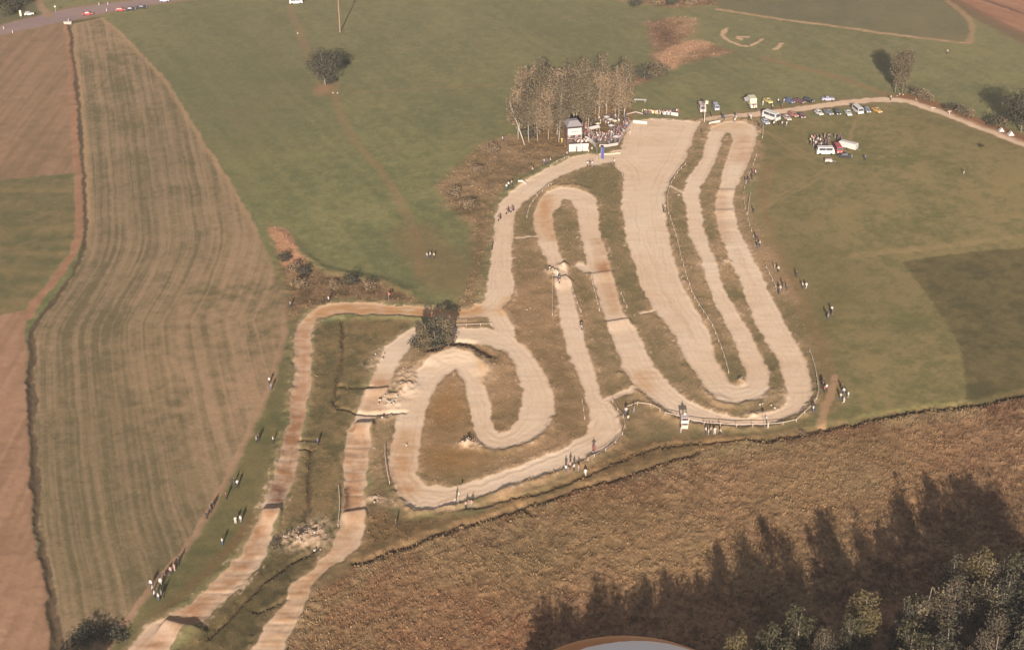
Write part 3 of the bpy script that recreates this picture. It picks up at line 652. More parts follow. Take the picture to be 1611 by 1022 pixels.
for i, (x, y, px, py) in enumerate(sorted(grove, key=lambda q: q[2])):
    side = ('left part of the grove' if px < 870 else 'grove behind the tower' if px < 925 else 'grove beyond the crowd')
    row = 'front edge' if py > 205 else 'inner' 
    place(birches[rnd.randrange(5)], None, (x, y, hz(x, y)), rnd.uniform(0, 6.28), f'pale trunked brown birch, {row} row, {side}', f'birches, {row} row, {side}', rnd.uniform(.72, 1.1))
# bushes
bush = [make_tree('bush', 'x', 'bush', 200 + i, 2.6, 3.4, .2, 520, .26, LM[k], BARK['grey'], 'oval', 14, .2, .06, 8) for i, k in enumerate(('dark', 'brown', 'olive', 'green'))]
pl(bush[0], 1014, 124, 'broad dark bush left half of the pair below the brown clearing', sc=(2.1, 1.8, 1.7))
pl(bush[2], 1033, 120, 'broad dark bush right half of the pair below the brown clearing', sc=(2.0, 1.8, 1.6))
for k, px, py, lb, s_ in ((0,522,131,'small dark bush at the foot of the lone round tree',.9),(0,545,101,'low dark scrub on the right of the lone round tree',.6),
  (0,836,214,'dark shrub under the leaning birch',1.6),(2,1440,150,'dark green bush beside the path bend, right of the slender trees',1.0),(1,1452,155,'brown bush between the path bend and a white stone heap',1.1),
  (1,1462,160,'low brown bush touching the gravel path past its bend',.8),(0,1489,171,'small dark bush above the white T shaped marker',.7),(0,1500,172,'small dark bush just right of the white T shaped marker',.75),
  (2,1512,178,'olive bush on the bank halfway to the right edge tree',1.0),(1,1524,184,'brown bush on the reddish bank above the path',.9),(0,1563,196,'dark bush at the left foot of the right edge tree',1.3),(2,1578,198,'olive bush under the right edge tree above a white tent',1.2),
  (0,447,410,'dark bush low in the gully beside the bare red earth',.9),(1,462,425,'brown bush in the gully below the bare red earth',.9),(0,478,432,'dark bush on the meadow rim left of the gully mouth',.9),(1,470,450,'brown bush in the middle of the gully',1.0),
  (0,552,447,'dark brown bush at the meadow rim above the lane',1.1),(1,530,452,'brown bush in the dry bank above the bend',.8),(1,583,452,'brown bush on the dry bank nearest to the post',.9),
  (1,714,310,'rust brown bush at the pointed corner of the scrub',1.0),(1,735,325,'rust brown bush in the scrub above the lane bend',1.1),(1,750,270,'brown bush in the middle of the scrub slope',.9),(1,775,240,'brown bush at the top of the scrub slope',1.0),
  (0,1000,10,'dark bush in the hedge strip at the top of the photo',1.4),(1,1030,8,'brown bush in the hedge strip at the top of the photo, second from left',1.3),(0,1058,9,'dark bush in the top hedge strip, second from right',1.3),(1,1088,8,'brown bush at the right end of the top hedge strip',1.4),
  (3,4,12,'dark green shrub in the very top left corner',2.0),(3,16,24,'dark green shrub left of the white post by the road',1.6),(0,30,8,'dark shrub above the parked white and blue car',1.7),(3,46,4,'green shrub beside the farm lane mouth',1.2),
  (0,1544,232,'lone dark bush in the pasture below the path',.45),(0,1434,142,'single small dark bush in the meadow beside the slender trees',.5),
  (2,432,862,'green bush beside the lower lane in the rough bank',.5),(0,150,995,'dark scrub bush at the bottom tip of the striped field',(1.5,1.2,.45)),(0,175,1002,'dark low scrub bush at the bottom tip of the striped field',(1.5,1.2,.45)),(0,130,1008,'dark bush at the bottom beside the field ditch',(1.5,1.2,.45)),
  (0,655,545,'low green shrub left of the trees on the lane',.9),(2,668,550,'low olive shrub in front of the trees on the lane',.9),(1,1265,680,'brown shrub at the ditch below the far bend',.5)):
    pl(bush[k], px, py, lb, sc=s_)
# lone trees
lone = make_tree('round_tree', 'x', 'tree', 301, 12, 10.5, 2.0, 4200, .34, LM['dark'], BARK['grey'], 'oval', 44, .13, .3, 16, (-.8, 0)); pl(lone, 512, 134, 'lone round dark tree in the middle of the large green meadow', rz=0)
lt = [make_tree('lane_tree', 'x', 'tree', 310 + i, 8.2, 5.6, .3, 2300, .32, LM[k], BARK['grey'], 'column', 24, .105, .14, 14) for i, k in enumerate(('olive', 'dark', 'olive'))]
pl(lt[0], 666, 546, 'leftmost of the three dark green trees standing on the lane', sc=.86); pl(lt[1], 684, 545, 'middle and tallest of the three trees standing on the lane', sc=.98); pl(lt[2], 701, 541, 'rightmost of the three trees on the lane beside the loop', sc=.88)
sl_t = make_tree('slender_tree', 'x', 'tree', 320, 14.0, 5.0, .8, 3600, .3, LM['olive'], BARK['grey'], 'column', 34, .13, .16, 14, (.4, 0))
pl(sl_t, 1408, 146, 'left one of two slender olive trees above the path bend', sc=(1, 1, .92)); pl(sl_t, 1419, 147, 'right one of two slender olive trees above the path bend', sc=(.95, .95, .98))
ed = make_tree('edge_tree', 'x', 'tree', 330, 14.5, 10.5, 2.0, 3800, .34, LM['dark'], BARK['grey'], 'oval', 40, .13, .3, 16)
pl(ed, 1606, 208, 'large dark tree at the right edge above the gravel path'); pl(ed, 1650, 226, 'large dark tree past the right edge of the photo', sc=.9)
# wood in the bottom right corner: tops seen in the photograph, trunks on the ground below them
FH = 15.0
ft = [make_tree('forest_tree', 'x', 'tree', 400 + i, FH, w_, z_, n_, .29, LM[k], BARK['grey'], sh, cl_, .12, .26, 18) for i, (w_, z_, n_, k, sh, cl_) in enumerate(((6.5, 3, 3900, 'green', 'oval', 40), (6, 3, 3600, 'olive', 'oval', 34), (6.5, 4, 3800, 'gold', 'oval', 36), (6.5, 3, 3600, 'fbrown', 'oval', 36), (6.5, 3, 3900, 'dark', 'spire', 44)))]
def top_tree(px, py, k, label, group=None, s_=1.0, w_=1.0):
    x, y = at(px, py, FH * s_ * .96); return place(ft[k], None, (x, y, 0), rnd.uniform(0, 6.28), label, group, (s_ * w_, s_ * w_, s_))
for a in ((1160,990,2,'small golden treetop just right of the aircraft fairing, lowest of the row',None,.97,.55),(1212,988,0,'green treetop between the small golden one and the taller green one',None,.98,.7),(1262,960,0,'taller green treetop at the bottom, left of the golden tree',None,1.0,.85),(1300,994,3,'brownish treetop at the bottom just left of the golden tree',None,.98,.6),
  (1366,934,2,'round golden tree standing alone before the dark wood',None,1.0,.85),(1345,968,0,'green treetop low behind the golden tree',None,.96,.6),(1428,950,4,'dark green treetop between the golden tree and the pale trunked pair',None,.98,.7),
  (1468,918,1,'brown green tree with pale trunk, left of the tall pair in the corner wood',None,1.0,1.0),(1504,882,4,'dark green spire rising highest in the corner wood',None,1.0,.8),(1508,915,3,'brownish tree with pale forked trunk in the middle of the corner wood',None,1.0,.9),
  (1545,862,2,'tall olive gold treetop near the right edge, reaching farthest up',None,1.0,.75),(1582,874,1,'olive treetop at the right edge beside the highest gold one',None,1.0,.8),(1553,905,1,'yellow green tree in the wood below the gold treetop',None,1.0,.8),(1592,900,4,'dark treetop hugging the right edge of the wood',None,1.0,.9),
  (1570,968,3,'rounded brown treetop in the bottom right corner',None,1.0,.75),(1545,1000,3,'low brown treetop on the bottom edge left of the corner one',None,.98,.6),(1440,985,0,'green treetop low at the bottom between golden tree and brown tree',None,1.0,.9),(1495,985,4,'dark treetop low at the bottom under the forked tree',None,.98,.9),(1606,1000,4,'dark treetop in the extreme bottom right corner',None,1.0,.8)):
    top_tree(*a)
def tip_tree(px, py, k, h, label, group):      # a tree below the frame whose shadow ends at this point of the dry grass
    x, y = at(px, py); d = h / math.tan(SUN_EL)
    place(ft[k], None, (x + sdir.x / sdir.xy.length * d, y + sdir.y / sdir.xy.length * d, 0), rnd.uniform(0, 6.28), label, group, h / FH)
tips = [(868,898),(900,955),(945,908),(975,965),(1010,905),(1036,888),(1068,905),(1098,915),(1150,880),(1180,868),(1270,890),(1350,885),(1560,880)]
edge_ = [(800,1010),(900,930),(1000,905),(1130,850),(1210,845),(1270,890),(1320,840),(1380,800),(1430,760),(1530,790),(1560,860),(1600,750),(1700,740)]
for gx in range(842, 1720, 25):
    y0 = float(np.interp(gx, [e[0] for e in edge_], [e[1] for e in edge_]))
    for q in range(6):
        yy = max(y0 + 16, 866) + q * 40
        if yy < 1040: tips.append((gx + rnd.uniform(-14, 14), yy + rnd.uniform(-12, 12)))
for i, (px, py) in enumerate(tips):
    tip_tree(px, py, (1, 0, 3, 1, 0)[i % 5], rnd.uniform(13, 16), 'forest tree of the wood below the frame that shades the dry grass', 'trees of the wood below the frame')
for px, py, k in ((1618,866,0),(1634,884,3),(1625,930,4),(1640,960,1),(1655,900,0),(1670,870,4)): top_tree(px, py, k, 'forest tree just past the right edge of the corner wood', 'trees past the right edge')
b_ = make_tree('forest_tree', 'x', 'tree', 450, 10, 7, 2, 2000, .34, LM['dark'], BARK['grey'], 'oval', 30, .14, .2, 12)
tip_ = at(160, 965); d_ = 12 / math.tan(SUN_EL); place(b_, None, (tip_[0] + sdir.x / sdir.xy.length * d_, tip_[1] + sdir.y / sdir.xy.length * d_, 0), 0, 'tree below the bottom left corner shading the field tip', None, 1.2)

# ------------------------------------------------------------------ tufts
def tufts(name, mask_fn, n, seed, hmin, hmax, region, wid=.11, nb=3, bright=(.85, 1.25)):
    r = np.random.RandomState(seed)
    y = region[2] + (region[3] - region[2]) * r.rand(n) ** 1.25; x = region[0] + (region[1] - region[0]) * r.rand(n)
    ok = np.abs(x) < halfw(y) * .985; x = x[ok]; y = y[ok]
    z, c, i, k = hza(x, y); m = mask_fn(i, k); x = x[m]; y = y[m]; z = z[m]; c = c[m]; n = len(x)
    if not n: return
    V = np.zeros((n, nb, 3, 3)); h = (hmin + (hmax - hmin) * r.rand(n))
    for q in range(nb):
        a = r.rand(n) * 6.28; w_ = wid * (.6 + .8 * r.rand(n)); lean = h * (.2 + .6 * r.rand(n)); ox = r.normal(0, .14, n); oy = r.normal(0, .14, n)
        V[:, q, 0] = np.stack([x + ox - np.sin(a) * w_, y + oy + np.cos(a) * w_, z - .05], 1)
        V[:, q, 1] = np.stack([x + ox + np.sin(a) * w_, y + oy - np.cos(a) * w_, z - .05], 1)
        V[:, q, 2] = np.stack([x + ox + np.cos(a) * lean, y + oy + np.sin(a) * lean, z + h], 1)
    cc = np.repeat(c * (bright[0] + (bright[1] - bright[0]) * r.rand(n))[:, None], nb * 3, 0)
    V = V.reshape(-1, 3); o = link(name, mesh_np(name, V, np.arange(len(V)).reshape(-1, 3), 3, [GM['dry']], False, ('soil', np.clip(cc, .01, .6))))
    o['kind'] = 'stuff'; o['label'] = {'dry_grass': 'dry brown tussock grass covering the field below the circuit', 'rough_grass_tufts': 'rough green and brown grass between and beside the lanes', 'weeds': 'brown weeds and scrub along the rims of the meadow'}[name]; o['category'] = 'grass'
Zdr, Zin, Zsc, Zrg = ZN.index('dry_grass_field'), ZN.index('infield'), ZN.index('scrub'), ZN.index('rough_grass')
tufts('dry_grass', lambda i, k: ZONE[i, k] == Zdr, 150000, 3, .10, .34, (-90, 140, 152, 300))
tufts('rough_grass_tufts', lambda i, k: ((ZONE[i, k] == Zrg) | (ZONE[i, k] == Zin)) & (dT[i, k] < -.5), 80000, 4, .06, .20, (-75, 90, 160, 400), .10, 3, (.85, 1.2))
tufts('weeds', lambda i, k: ZONE[i, k] == Zsc, 70000, 5, .12, .4, (-80, 110, 170, 520), .14, 3, (.75, 1.08))

# ------------------------------------------------------------------ people
SKIN = mat('skin', (.30, .18, .125), .6)
CL = {'white': (.36, .33, .31), 'cream': (.32, .28, .21), 'red': (.17, .045, .04), 'blue': (.06, .07, .14), 'dark': (.028, .025, .027), 'brown': (.09, .055, .04), 'grey': (.15, .14, .145), 'pink': (.28, .18, .165), 'yellow': (.36, .28, .08), 'denim': (.05, .06, .10), 'black': (.018, .018, .02), 'green': (.05, .07, .04)}
CM = {k: mat('cloth_' + k, v, .9) for k, v in CL.items()}
J0 = {'pel': (0, 0, .95, .145), 'spine': (0, 0, 1.15, .13), 'chest': (0, .0, 1.36, .15), 'neck': (0, 0, 1.50, .055), 'head': (0, .015, 1.64, .10), 'top': (0, .01, 1.74, .075),
      'shL': (.17, 0, 1.42, .065), 'elL': (.24, .02, 1.15, .045), 'haL': (.25, -.06, .90, .04), 'fiL': (.25, -.09, .82, .028), 'shR': (-.17, 0, 1.42, .065), 'elR': (-.24, .02, 1.15, .045), 'haR': (-.25, -.06, .90, .04), 'fiR': (-.25, -.09, .82, .028),
      'hiL': (.10, 0, .88, .095), 'knL': (.11, -.01, .50, .065), 'anL': (.12, .02, .09, .045), 'toL': (.13, -.14, .04, .04), 'hiR': (-.10, 0, .88, .095), 'knR': (-.11, -.01, .50, .065), 'anR': (-.12, .02, .09, .045), 'toR': (-.13, -.14, .04, .04)}
BON = [('pel','spine'),('spine','chest'),('chest','neck'),('neck','head'),('head','top'),('chest','shL'),('shL','elL'),('elL','haL'),('haL','fiL'),('chest','shR'),('shR','elR'),('elR','haR'),('haR','fiR'),('pel','hiL'),('hiL','knL'),('knL','anL'),('anL','toL'),('pel','hiR'),('hiR','knR'),('knR','anR'),('anR','toR')]
def body(pose):
    J = dict(J0); J.update(pose); names = list(J)
    me = bpy.data.meshes.new('body_base'); me.from_pydata([J[k][:3] for k in names], [(names.index(a), names.index(b)) for a, b in BON], [])
    o = bpy.data.objects.new('body_base', me); C.objects.link(o)
    md = o.modifiers.new('skin', 'SKIN'); me.skin_vertices.new() if not me.skin_vertices else None
    for i, k in enumerate(names): me.skin_vertices[0].data[i].radius = (J[k][3],) * 2
    me.skin_vertices[0].data[names.index('pel')].use_root = True
    o.modifiers.new('sub', 'SUBSURF').levels = 1
    dg = bpy.context.evaluated_depsgraph_get(); ev = bpy.data.meshes.new_from_object(o.evaluated_get(dg))
    bpy.data.objects.remove(o); bpy.data.meshes.remove(me)
    ev.materials.clear(); ev.materials.append(SKIN); ev.name = 'body'
    seg = [(Vector(J[a][:3]), Vector(J[b][:3]), a, b) for a, b in BON]
    def reg(c):
        best = None
        for a, b, na, nb in seg:
            d = b - a; t = max(0, min(1, (c - a).dot(d) / d.length_squared)); q = (c - a - d * t).length
            if best is None or q < best[0]: best = (q, na, nb, t)
        na, nb, t = best[1:]
        if nb in ('head', 'top'): return 'hair' if (c.z > J['head'][2] + .03 or (c.y > J['head'][1] + .03 and c.z > J['head'][2] - .05)) and nb != 'head' or nb == 'head' and t > .8 and c.y > J['head'][1] + .03 else 'skin'
        if nb in ('fiL', 'fiR'): return 'skin'
        if nb in ('toL', 'toR'): return 'shoe_' + nb[-1]
        if nb in ('hiL', 'hiR', 'knL', 'knR', 'anL', 'anR'): return 'trousers'
        return 'jacket'
    parts = {}
    R_ = [reg(p.center) for p in ev.polygons]
    for nm, off_ in (('jacket', .02), ('trousers', .018), ('hair', .02), ('shoe_L', .012), ('shoe_R', .012)):
        mb = MB(); mp = {}
        for p, r_ in zip(ev.polygons, R_):
            if r_ != nm: continue
            f = []
            for v in p.vertices:
                if v not in mp: mp[v] = len(mb.v); q = ev.vertices[v]; mb.v.append(tuple(q.co + q.normal * off_))
                f.append(mp[v])
            mb.f.append(tuple(f))
        if mb.f: parts[nm] = mb.mesh(nm.split('_')[0], None, True)
    ev.polygons.foreach_set('use_smooth', [True] * len(ev.polygons))
    return ev, parts
POSES = {'stand': {}, 'folded': {'elL': (.25, .0, 1.18, .05), 'haL': (.06, -.17, 1.2, .045), 'fiL': (-.04, -.18, 1.22, .035), 'elR': (-.25, .0, 1.18, .05), 'haR': (-.06, -.19, 1.15, .045), 'fiR': (.04, -.2, 1.14, .035)},
  'walk': {'knL': (.11, -.16, .54, .065), 'anL': (.12, -.24, .12, .045), 'toL': (.12, -.40, .08, .04), 'knR': (-.11, .06, .50, .065), 'anR': (-.12, .32, .14, .045), 'toR': (-.12, .20, .04, .04), 'haL': (.25, .12, .93, .04), 'fiL': (.25, .14, .85, .028), 'haR': (-.24, -.2, .95, .04), 'fiR': (-.24, -.25, .88, .028)},
  'wave': {'elR': (-.30, -.05, 1.55, .045), 'haR': (-.28, -.18, 1.80, .04), 'fiR': (-.28, -.22, 1.90, .03)},
  'ride': {'pel': (0, .15, .92, .15), 'spine': (0, .08, 1.1, .13), 'chest': (0, -.14, 1.27, .15), 'neck': (0, -.22, 1.38, .06), 'head': (0, -.28, 1.50, .13), 'top': (0, -.28, 1.62, .10), 'shL': (.18, -.14, 1.32, .07), 'shR': (-.18, -.14, 1.32, .07), 'elL': (.38, -.25, 1.16, .05), 'elR': (-.38, -.25, 1.16, .05), 'haL': (.34, -.47, 1.08, .04), 'haR': (-.34, -.47, 1.08, .04), 'fiL': (.33, -.53, 1.07, .035), 'fiR': (-.33, -.53, 1.07, .035), 'hiL': (.12, .12, .88, .10), 'hiR': (-.12, .12, .88, .10), 'knL': (.24, -.2, .70, .07), 'knR': (-.24, -.2, .70, .07), 'anL': (.20, .08, .36, .05), 'anR': (-.20, .08, .36, .05), 'toL': (.21, -.08, .33, .045), 'toR': (-.21, -.08, .33, .045)}}
BODY = {k: body(v) for k, v in POSES.items()}
def person(loc, rz, pose, top, legs, hair, label, group=None, s_=1.0):
    t = thing('person', label, 'person', loc, rz, group); t.scale = (s_,) * 3
    ev, parts = BODY[pose]; link('body', ev, t)
    for nm, me in parts.items():
        o = link(nm.split('_')[0] if pose != 'ride' or nm != 'hair' else 'helmet', me, t)
        if not me.materials: me.materials.append(None)
        o.material_slots[0].link = 'OBJECT'; o.material_slots[0].material = CM[{'jacket': top, 'trousers': legs, 'hair': hair, 'shoe': 'black'}[nm.split('_')[0]]]
    return t
PEOPLE = [(672,406,'white','denim','spectator in white standing left in the trio on the large meadow'),(677,404,'white','dark','spectator in white standing in the middle of the meadow trio'),(683,406,'cream','dark','spectator in a pale top on the right of the meadow trio'),
 (517,476,'white','dark','person in white alone on the lane bank above the left bend'),(457,484,'grey','dark','person at the right tip of the striped field beside the bend'),(611,468,'brown','dark','person in brown above the orange lane before the trees'),
 (424,604,'white','dark','person in white on the field edge path, upper one of the pair'),(427,614,'grey','denim','person in grey on the field edge path, lower one of the pair'),(404,697,'pink','dark','person in pink where the field edge path narrows'),(407,694,'dark','dark','person in dark beside the one in pink on the field edge path'),
 (430,697,'white','dark','person in white halfway up the dark green verge'),(500,700,'blue','dark','person in blue at the ditch between the two lower lanes'),(369,762,'dark','denim','person in dark on the path edge above the white pair'),(374,766,'white','dark','person in white on the path edge above the white pair'),
 (356,786,'red','dark','person in red on the field edge path'),(335,800,'dark','brown','person in dark on the striped field beside the path, right one'),(331,806,'brown','dark','person in brown on the striped field beside the path'),(325,815,'dark','dark','last person in dark of the file on the striped field edge'),
 (371,824,'white','white','person all in white on the verge, left of the two'),(379,822,'white','grey','person in white and grey on the verge, right of the two'),(350,857,'white','denim','person in white alone on the verge above the lower lane'),
 (275,898,'pink','pink','person all in pink sitting group side on the field path'),(269,903,'pink','dark','person in pink and dark on the field path above the white group'),(281,888,'dark','dark','person in dark at the top of the lower path group'),(260,910,'dark','dark','person in dark behind the white group on the path'),
 (253,920,'white','white','person in bright white in the lower path group, right side'),(238,923,'white','denim','person in white in the lower path group, left side'),(241,931,'cream','dark','person in cream below the left white one of the path group'),(244,940,'white','dark','person in white at the lower left of the path group'),(250,945,'white','denim','lowest person in white of the path group'),(255,940,'grey','dark','person in grey at the lower right of the path group'),(249,937,'dark','dark','person in dark in the middle of the lower path group'),
 (623,828,'brown','dark','lone person in the dry grass below the bottom left bend'),(716,796,'white','dark','leftmost of three flag holders below the bottom lane'),(733,797,'pink','dark','middle one of three flag holders below the bottom lane'),(742,795,'pink','grey','rightmost of three flag holders below the bottom lane'),
 (890,744,'white','denim','leftmost person of the row below the lower right bend'),(897,740,'pink','dark','second person from left in the row below the lower right bend'),(903,741,'white','dark','third person in the row below the lower right bend'),(910,742,'pink','grey','fourth person in the row below the lower right bend'),(921,745,'white','white','rightmost person in bright white in the row below the lower right bend'),
 (985,652,'white','denim','person in white standing inside the fence corner'),(997,649,'grey','grey','person in grey beside the white one inside the fence corner'),(988,664,'cream','dark','person in cream below the fence corner'),
 (1071,680,'white','white','person in white at the left foot of the marshal stand'),(1110,681,'white','dark','leftmost person of the row below the far bend fence'),(1114,685,'cream','grey','short one in front of the row below the far bend fence'),(1118,681,'pink','dark','third person of the row below the far bend fence'),(1124,683,'white','white','person in bright white in the row below the far bend fence'),(1133,684,'cream','dark','rightmost person of the row below the far bend fence'),
 (1208,674,'cream','white','marshal in cream at the lower far bend rail'),(1279,648,'white','blue','person in white at the outer rail of the far bend'),(1281,644,'dark','dark','person in dark beside the white one at the far bend rail'),
 (1297,617,'red','dark','person in red at the far bend'),(1300,614,'white','dark','person in white behind the one in red at the far bend'),(1294,611,'dark','dark','person in dark above the one in red at the far bend'),(1295,605,'dark','brown','uppermost person in dark above the one in red'),
 (1327,620,'white','blue','upper person in white of the group on the pasture edge'),(1322,628,'cream','denim','left person in cream of the group on the pasture edge'),(1334,626,'white','grey','right person in white of the group on the pasture edge'),(1327,634,'white','white','lowest person in bright white of the pasture edge group'),(1324,614,'dark','dark','person in dark at the back of the pasture edge group'),
 (1188,276,'white','dark','person in white by the rail right of the third lane'),(1184,275,'red','dark','person in red by the rail right of the third lane'),(1183,283,'dark','dark','person in dark below the one in red at the rail'),(1178,288,'dark','brown','person in dark and brown at the rail post'),(1173,288,'dark','grey','leftmost person in dark at the rail right of the third lane'),(1185,336,'dark','dark','lone person in dark beside the short white rail'),
 (1195,388,'white','dark','person in white at the lower end of the thin rail'),(1192,391,'dark','denim','person in dark beside the white one at the thin rail'),(1189,378,'dark','dark','person in dark above the pair at the thin rail'),
 (1218,424,'pink','grey','left person of a pair on the strip outside the third lane'),(1224,428,'cream','dark','right person of a pair on the strip outside the third lane'),(1231,451,'dark','dark','person in dark at the back of the strip group'),(1227,459,'cream','grey','person in cream at the rail end of the strip group'),(1238,457,'blue','dark','person in blue in the strip group'),(1225,463,'dark','dark','lowest person in dark in the strip group'),(1253,437,'dark','dark','single person in dark above the white pair'),(1262,454,'white','dark','left one of the bright white pair beside the pasture'),(1268,454,'white','white','right one of the bright white pair beside the pasture'),
 (1308,492,'white','dark','person in white of the trio on the pasture'),(1300,497,'dark','dark','left person in dark of the trio on the pasture'),(1302,503,'grey','denim','lower person in grey of the trio on the pasture'),(1309,498,'dark','brown','right person in dark of the trio on the pasture'),
 (1361,252,'blue','dark','person in blue walking right of the parked paddock group'),(1401,158,'white','dark','person in white walking on the gravel path bend'),(1516,274,'dark','white','person in dark far out on the right pasture'),(1490,86,'white','dark','person in white alone in the far right meadow'),
 (800,294,'white','dark','leftmost person in white above the upper lane'),(797,299,'white','denim','person in white just above the upper lane edge, lowest'),(805,292,'pink','dark','person in pink above the upper lane'),(838,272,'pink','dark','person in pink halfway along the upper lane'),(856,258,'white','blue','person in white and blue at the fence above the upper lane'),(861,259,'blue','dark','person in blue at the fence above the upper lane'),(866,257,'cream','dark','person in cream at the fence above the upper lane'),
 (774,392,'dark','dark','person in dark left of the upper lane straight'),(791,223,'white','dark','person in white at the scrub left of the leaning birch'),(892,247,'white','brown','person in white below the tower left side'),(884,225,'yellow','yellow','person in yellow at the left foot of the tower'),
 (916,240,'white','dark','person in white below the white terrace'),(907,239,'grey','dark','person in grey below the white terrace'),(926,240,'red','cream','person in red right below the white terrace'),(931,239,'cream','brown','person in cream beside the board barrier'),
 (924,262,'white','dark','left person of the trio on the infield edge by the finish'),(928,260,'dark','dark','middle person of the trio on the infield edge by the finish'),(932,262,'white','grey','right person of the trio on the infield edge by the finish'),(966,258,'white','dark','person in white at the corner of the straight'),
 (991,212,'cream','cream','person in cream on the start straight corner'),(1104,212,'dark','brown','person in dark at the top of the grass strip'),(1119,184,'brown','dark','person in brown at the flagpole foot'),(1136,187,'dark','dark','person in dark on the gravel path, left one'),(1139,190,'blue','dark','person in blue on the gravel path edge'),
 (1158,188,'blue','cream','person in blue above the hairpin top'),(1156,193,'white','grey','person in white above the hairpin top'),(1178,187,'cream','dark','person in cream above the hairpin top, right of the blue one'),(1181,189,'white','cream','person in white above the hairpin top right'),(1194,201,'dark','dark','person in dark at the outer corner of the hairpin top'),
 (1185,172,'red','dark','person in red at the cream camper'),(1189,173,'white','dark','person in white at the cream camper'),(1180,173,'grey','dark','person in grey at the cream camper'),(1200,166,'white','white','person in white between camper and yellow car'),(1215,172,'cream','dark','person in cream by the path below the yellow car'),(1230,172,'brown','red','person in brown on the path below the motorcycles'),(1224,163,'white','dark','person in white right of the yellow car'),(1228,164,'dark','dark','person in dark right of the yellow car'),(1233,163,'white','grey','person in white left of the blue car'),
 (1217,199,'cream','dark','person in cream below the big white van'),(1225,198,'dark','dark','person in dark below the big white van'),(1230,199,'white','brown','person in white in the group below the vans'),(1233,200,'dark','dark','person in dark in the group below the vans'),(1237,199,'cream','grey','person in cream in the group below the vans'),(1219,194,'pink','grey','person in pink behind the big white van'),
 (877,434,'white','white','spectator in white on the mound above the middle lane'),(1044,334,'brown','dark','person in brown on the start straight')]
poses = ['stand', 'folded', 'walk', 'stand', 'folded', 'wave']
for i, (px, py, a, b, lb) in enumerate(PEOPLE):
    person(gp(px, py), rnd.uniform(-2.6, 2.6), poses[rnd.randrange(5)], a, b, rnd.choice(['dark', 'brown', 'black']), lb, None, rnd.uniform(.95, 1.05))
# packed crowd behind the hoarding, paddock crowd, terrace
def in_poly(x, y, P):
    c = False; n = len(P)
    for i in range(n):
        a, b = P[i], P[(i + 1) % n]
        if (a[1] > y) != (b[1] > y) and x < (b[0] - a[0]) * (y - a[1]) / (b[1] - a[1]) + a[0]: c = not c
    return c
def crowd(P, n, where, md, wts, avoid=(), zf=None):
    pts = []; xs = [p[0] for p in P]; ys = [p[1] for p in P]; k = 0
    while len(pts) < n and k < 6000:
        k += 1; px = rnd.uniform(min(xs), max(xs)); py = rnd.uniform(min(ys), max(ys))
        if not in_poly(px, py, P): continue
        if any((px - a) ** 2 + (py - b) ** 2 < r_ * r_ for a, b, r_ in avoid): continue
        x, y = at(px, py)
        if any((x - a) ** 2 + (y - b) ** 2 < md * md for a, b in pts): continue
        pts.append((x, y))
    for x, y in pts:
        a = rnd.choice(wts); b = rnd.choice(['dark', 'denim', 'brown', 'grey', 'dark'])
        lb = f'spectator in {a} top and {b} trousers {where}'
        person((x, y, hz(x, y)), rnd.uniform(-1.2, 1.2), poses[rnd.randrange(6)], a, b, rnd.choice(['dark', 'brown', 'black', 'cream']), lb, lb.replace('spectator', 'spectators'), rnd.uniform(.92, 1.05))
AV = [(948, 204, 7), (957, 195, 4), (962, 203, 4), (932, 209, 3), (952,212,4)]
crowd([(920,213),(928,207),(940,214),(957,212),(972,206),(985,192),(992,192),(974,224),(955,228),(941,228),(928,221)], 120, 'packed behind the pale hoarding at the finish', .62, ['dark', 'white', 'red', 'blue', 'grey', 'brown', 'pink', 'dark', 'brown', 'dark', 'pink', 'grey', 'red'], AV)
crowd([(914,198),(930,200),(932,206),(916,212)], 14, 'standing right beside the tower', .7, ['dark', 'red', 'brown', 'white'])
crowd([(935,192),(960,186),(985,184),(982,192),(960,204),(940,204)], 22, 'loosely spread between the stalls and birches', 1.2, ['white', 'dark', 'brown', 'cream'], [(948, 204, 3)])
crowd([(1012,180),(1066,179),(1067,182),(1014,183)], 24, 'lined up in front of the long pale banner', .7, ['white', 'pink', 'dark', 'red', 'blue', 'cream'])
crowd([(1273,222),(1283,219),(1306,217),(1303,232),(1285,235),(1275,231)], 34, 'gathered behind the white van on the pasture', .75, ['dark', 'white', 'brown', 'red', 'dark', 'cream'])
crowd([(1313,218),(1325,216),(1326,222),(1315,223)], 8, 'behind the red van on the pasture', .6, ['dark', 'brown'])

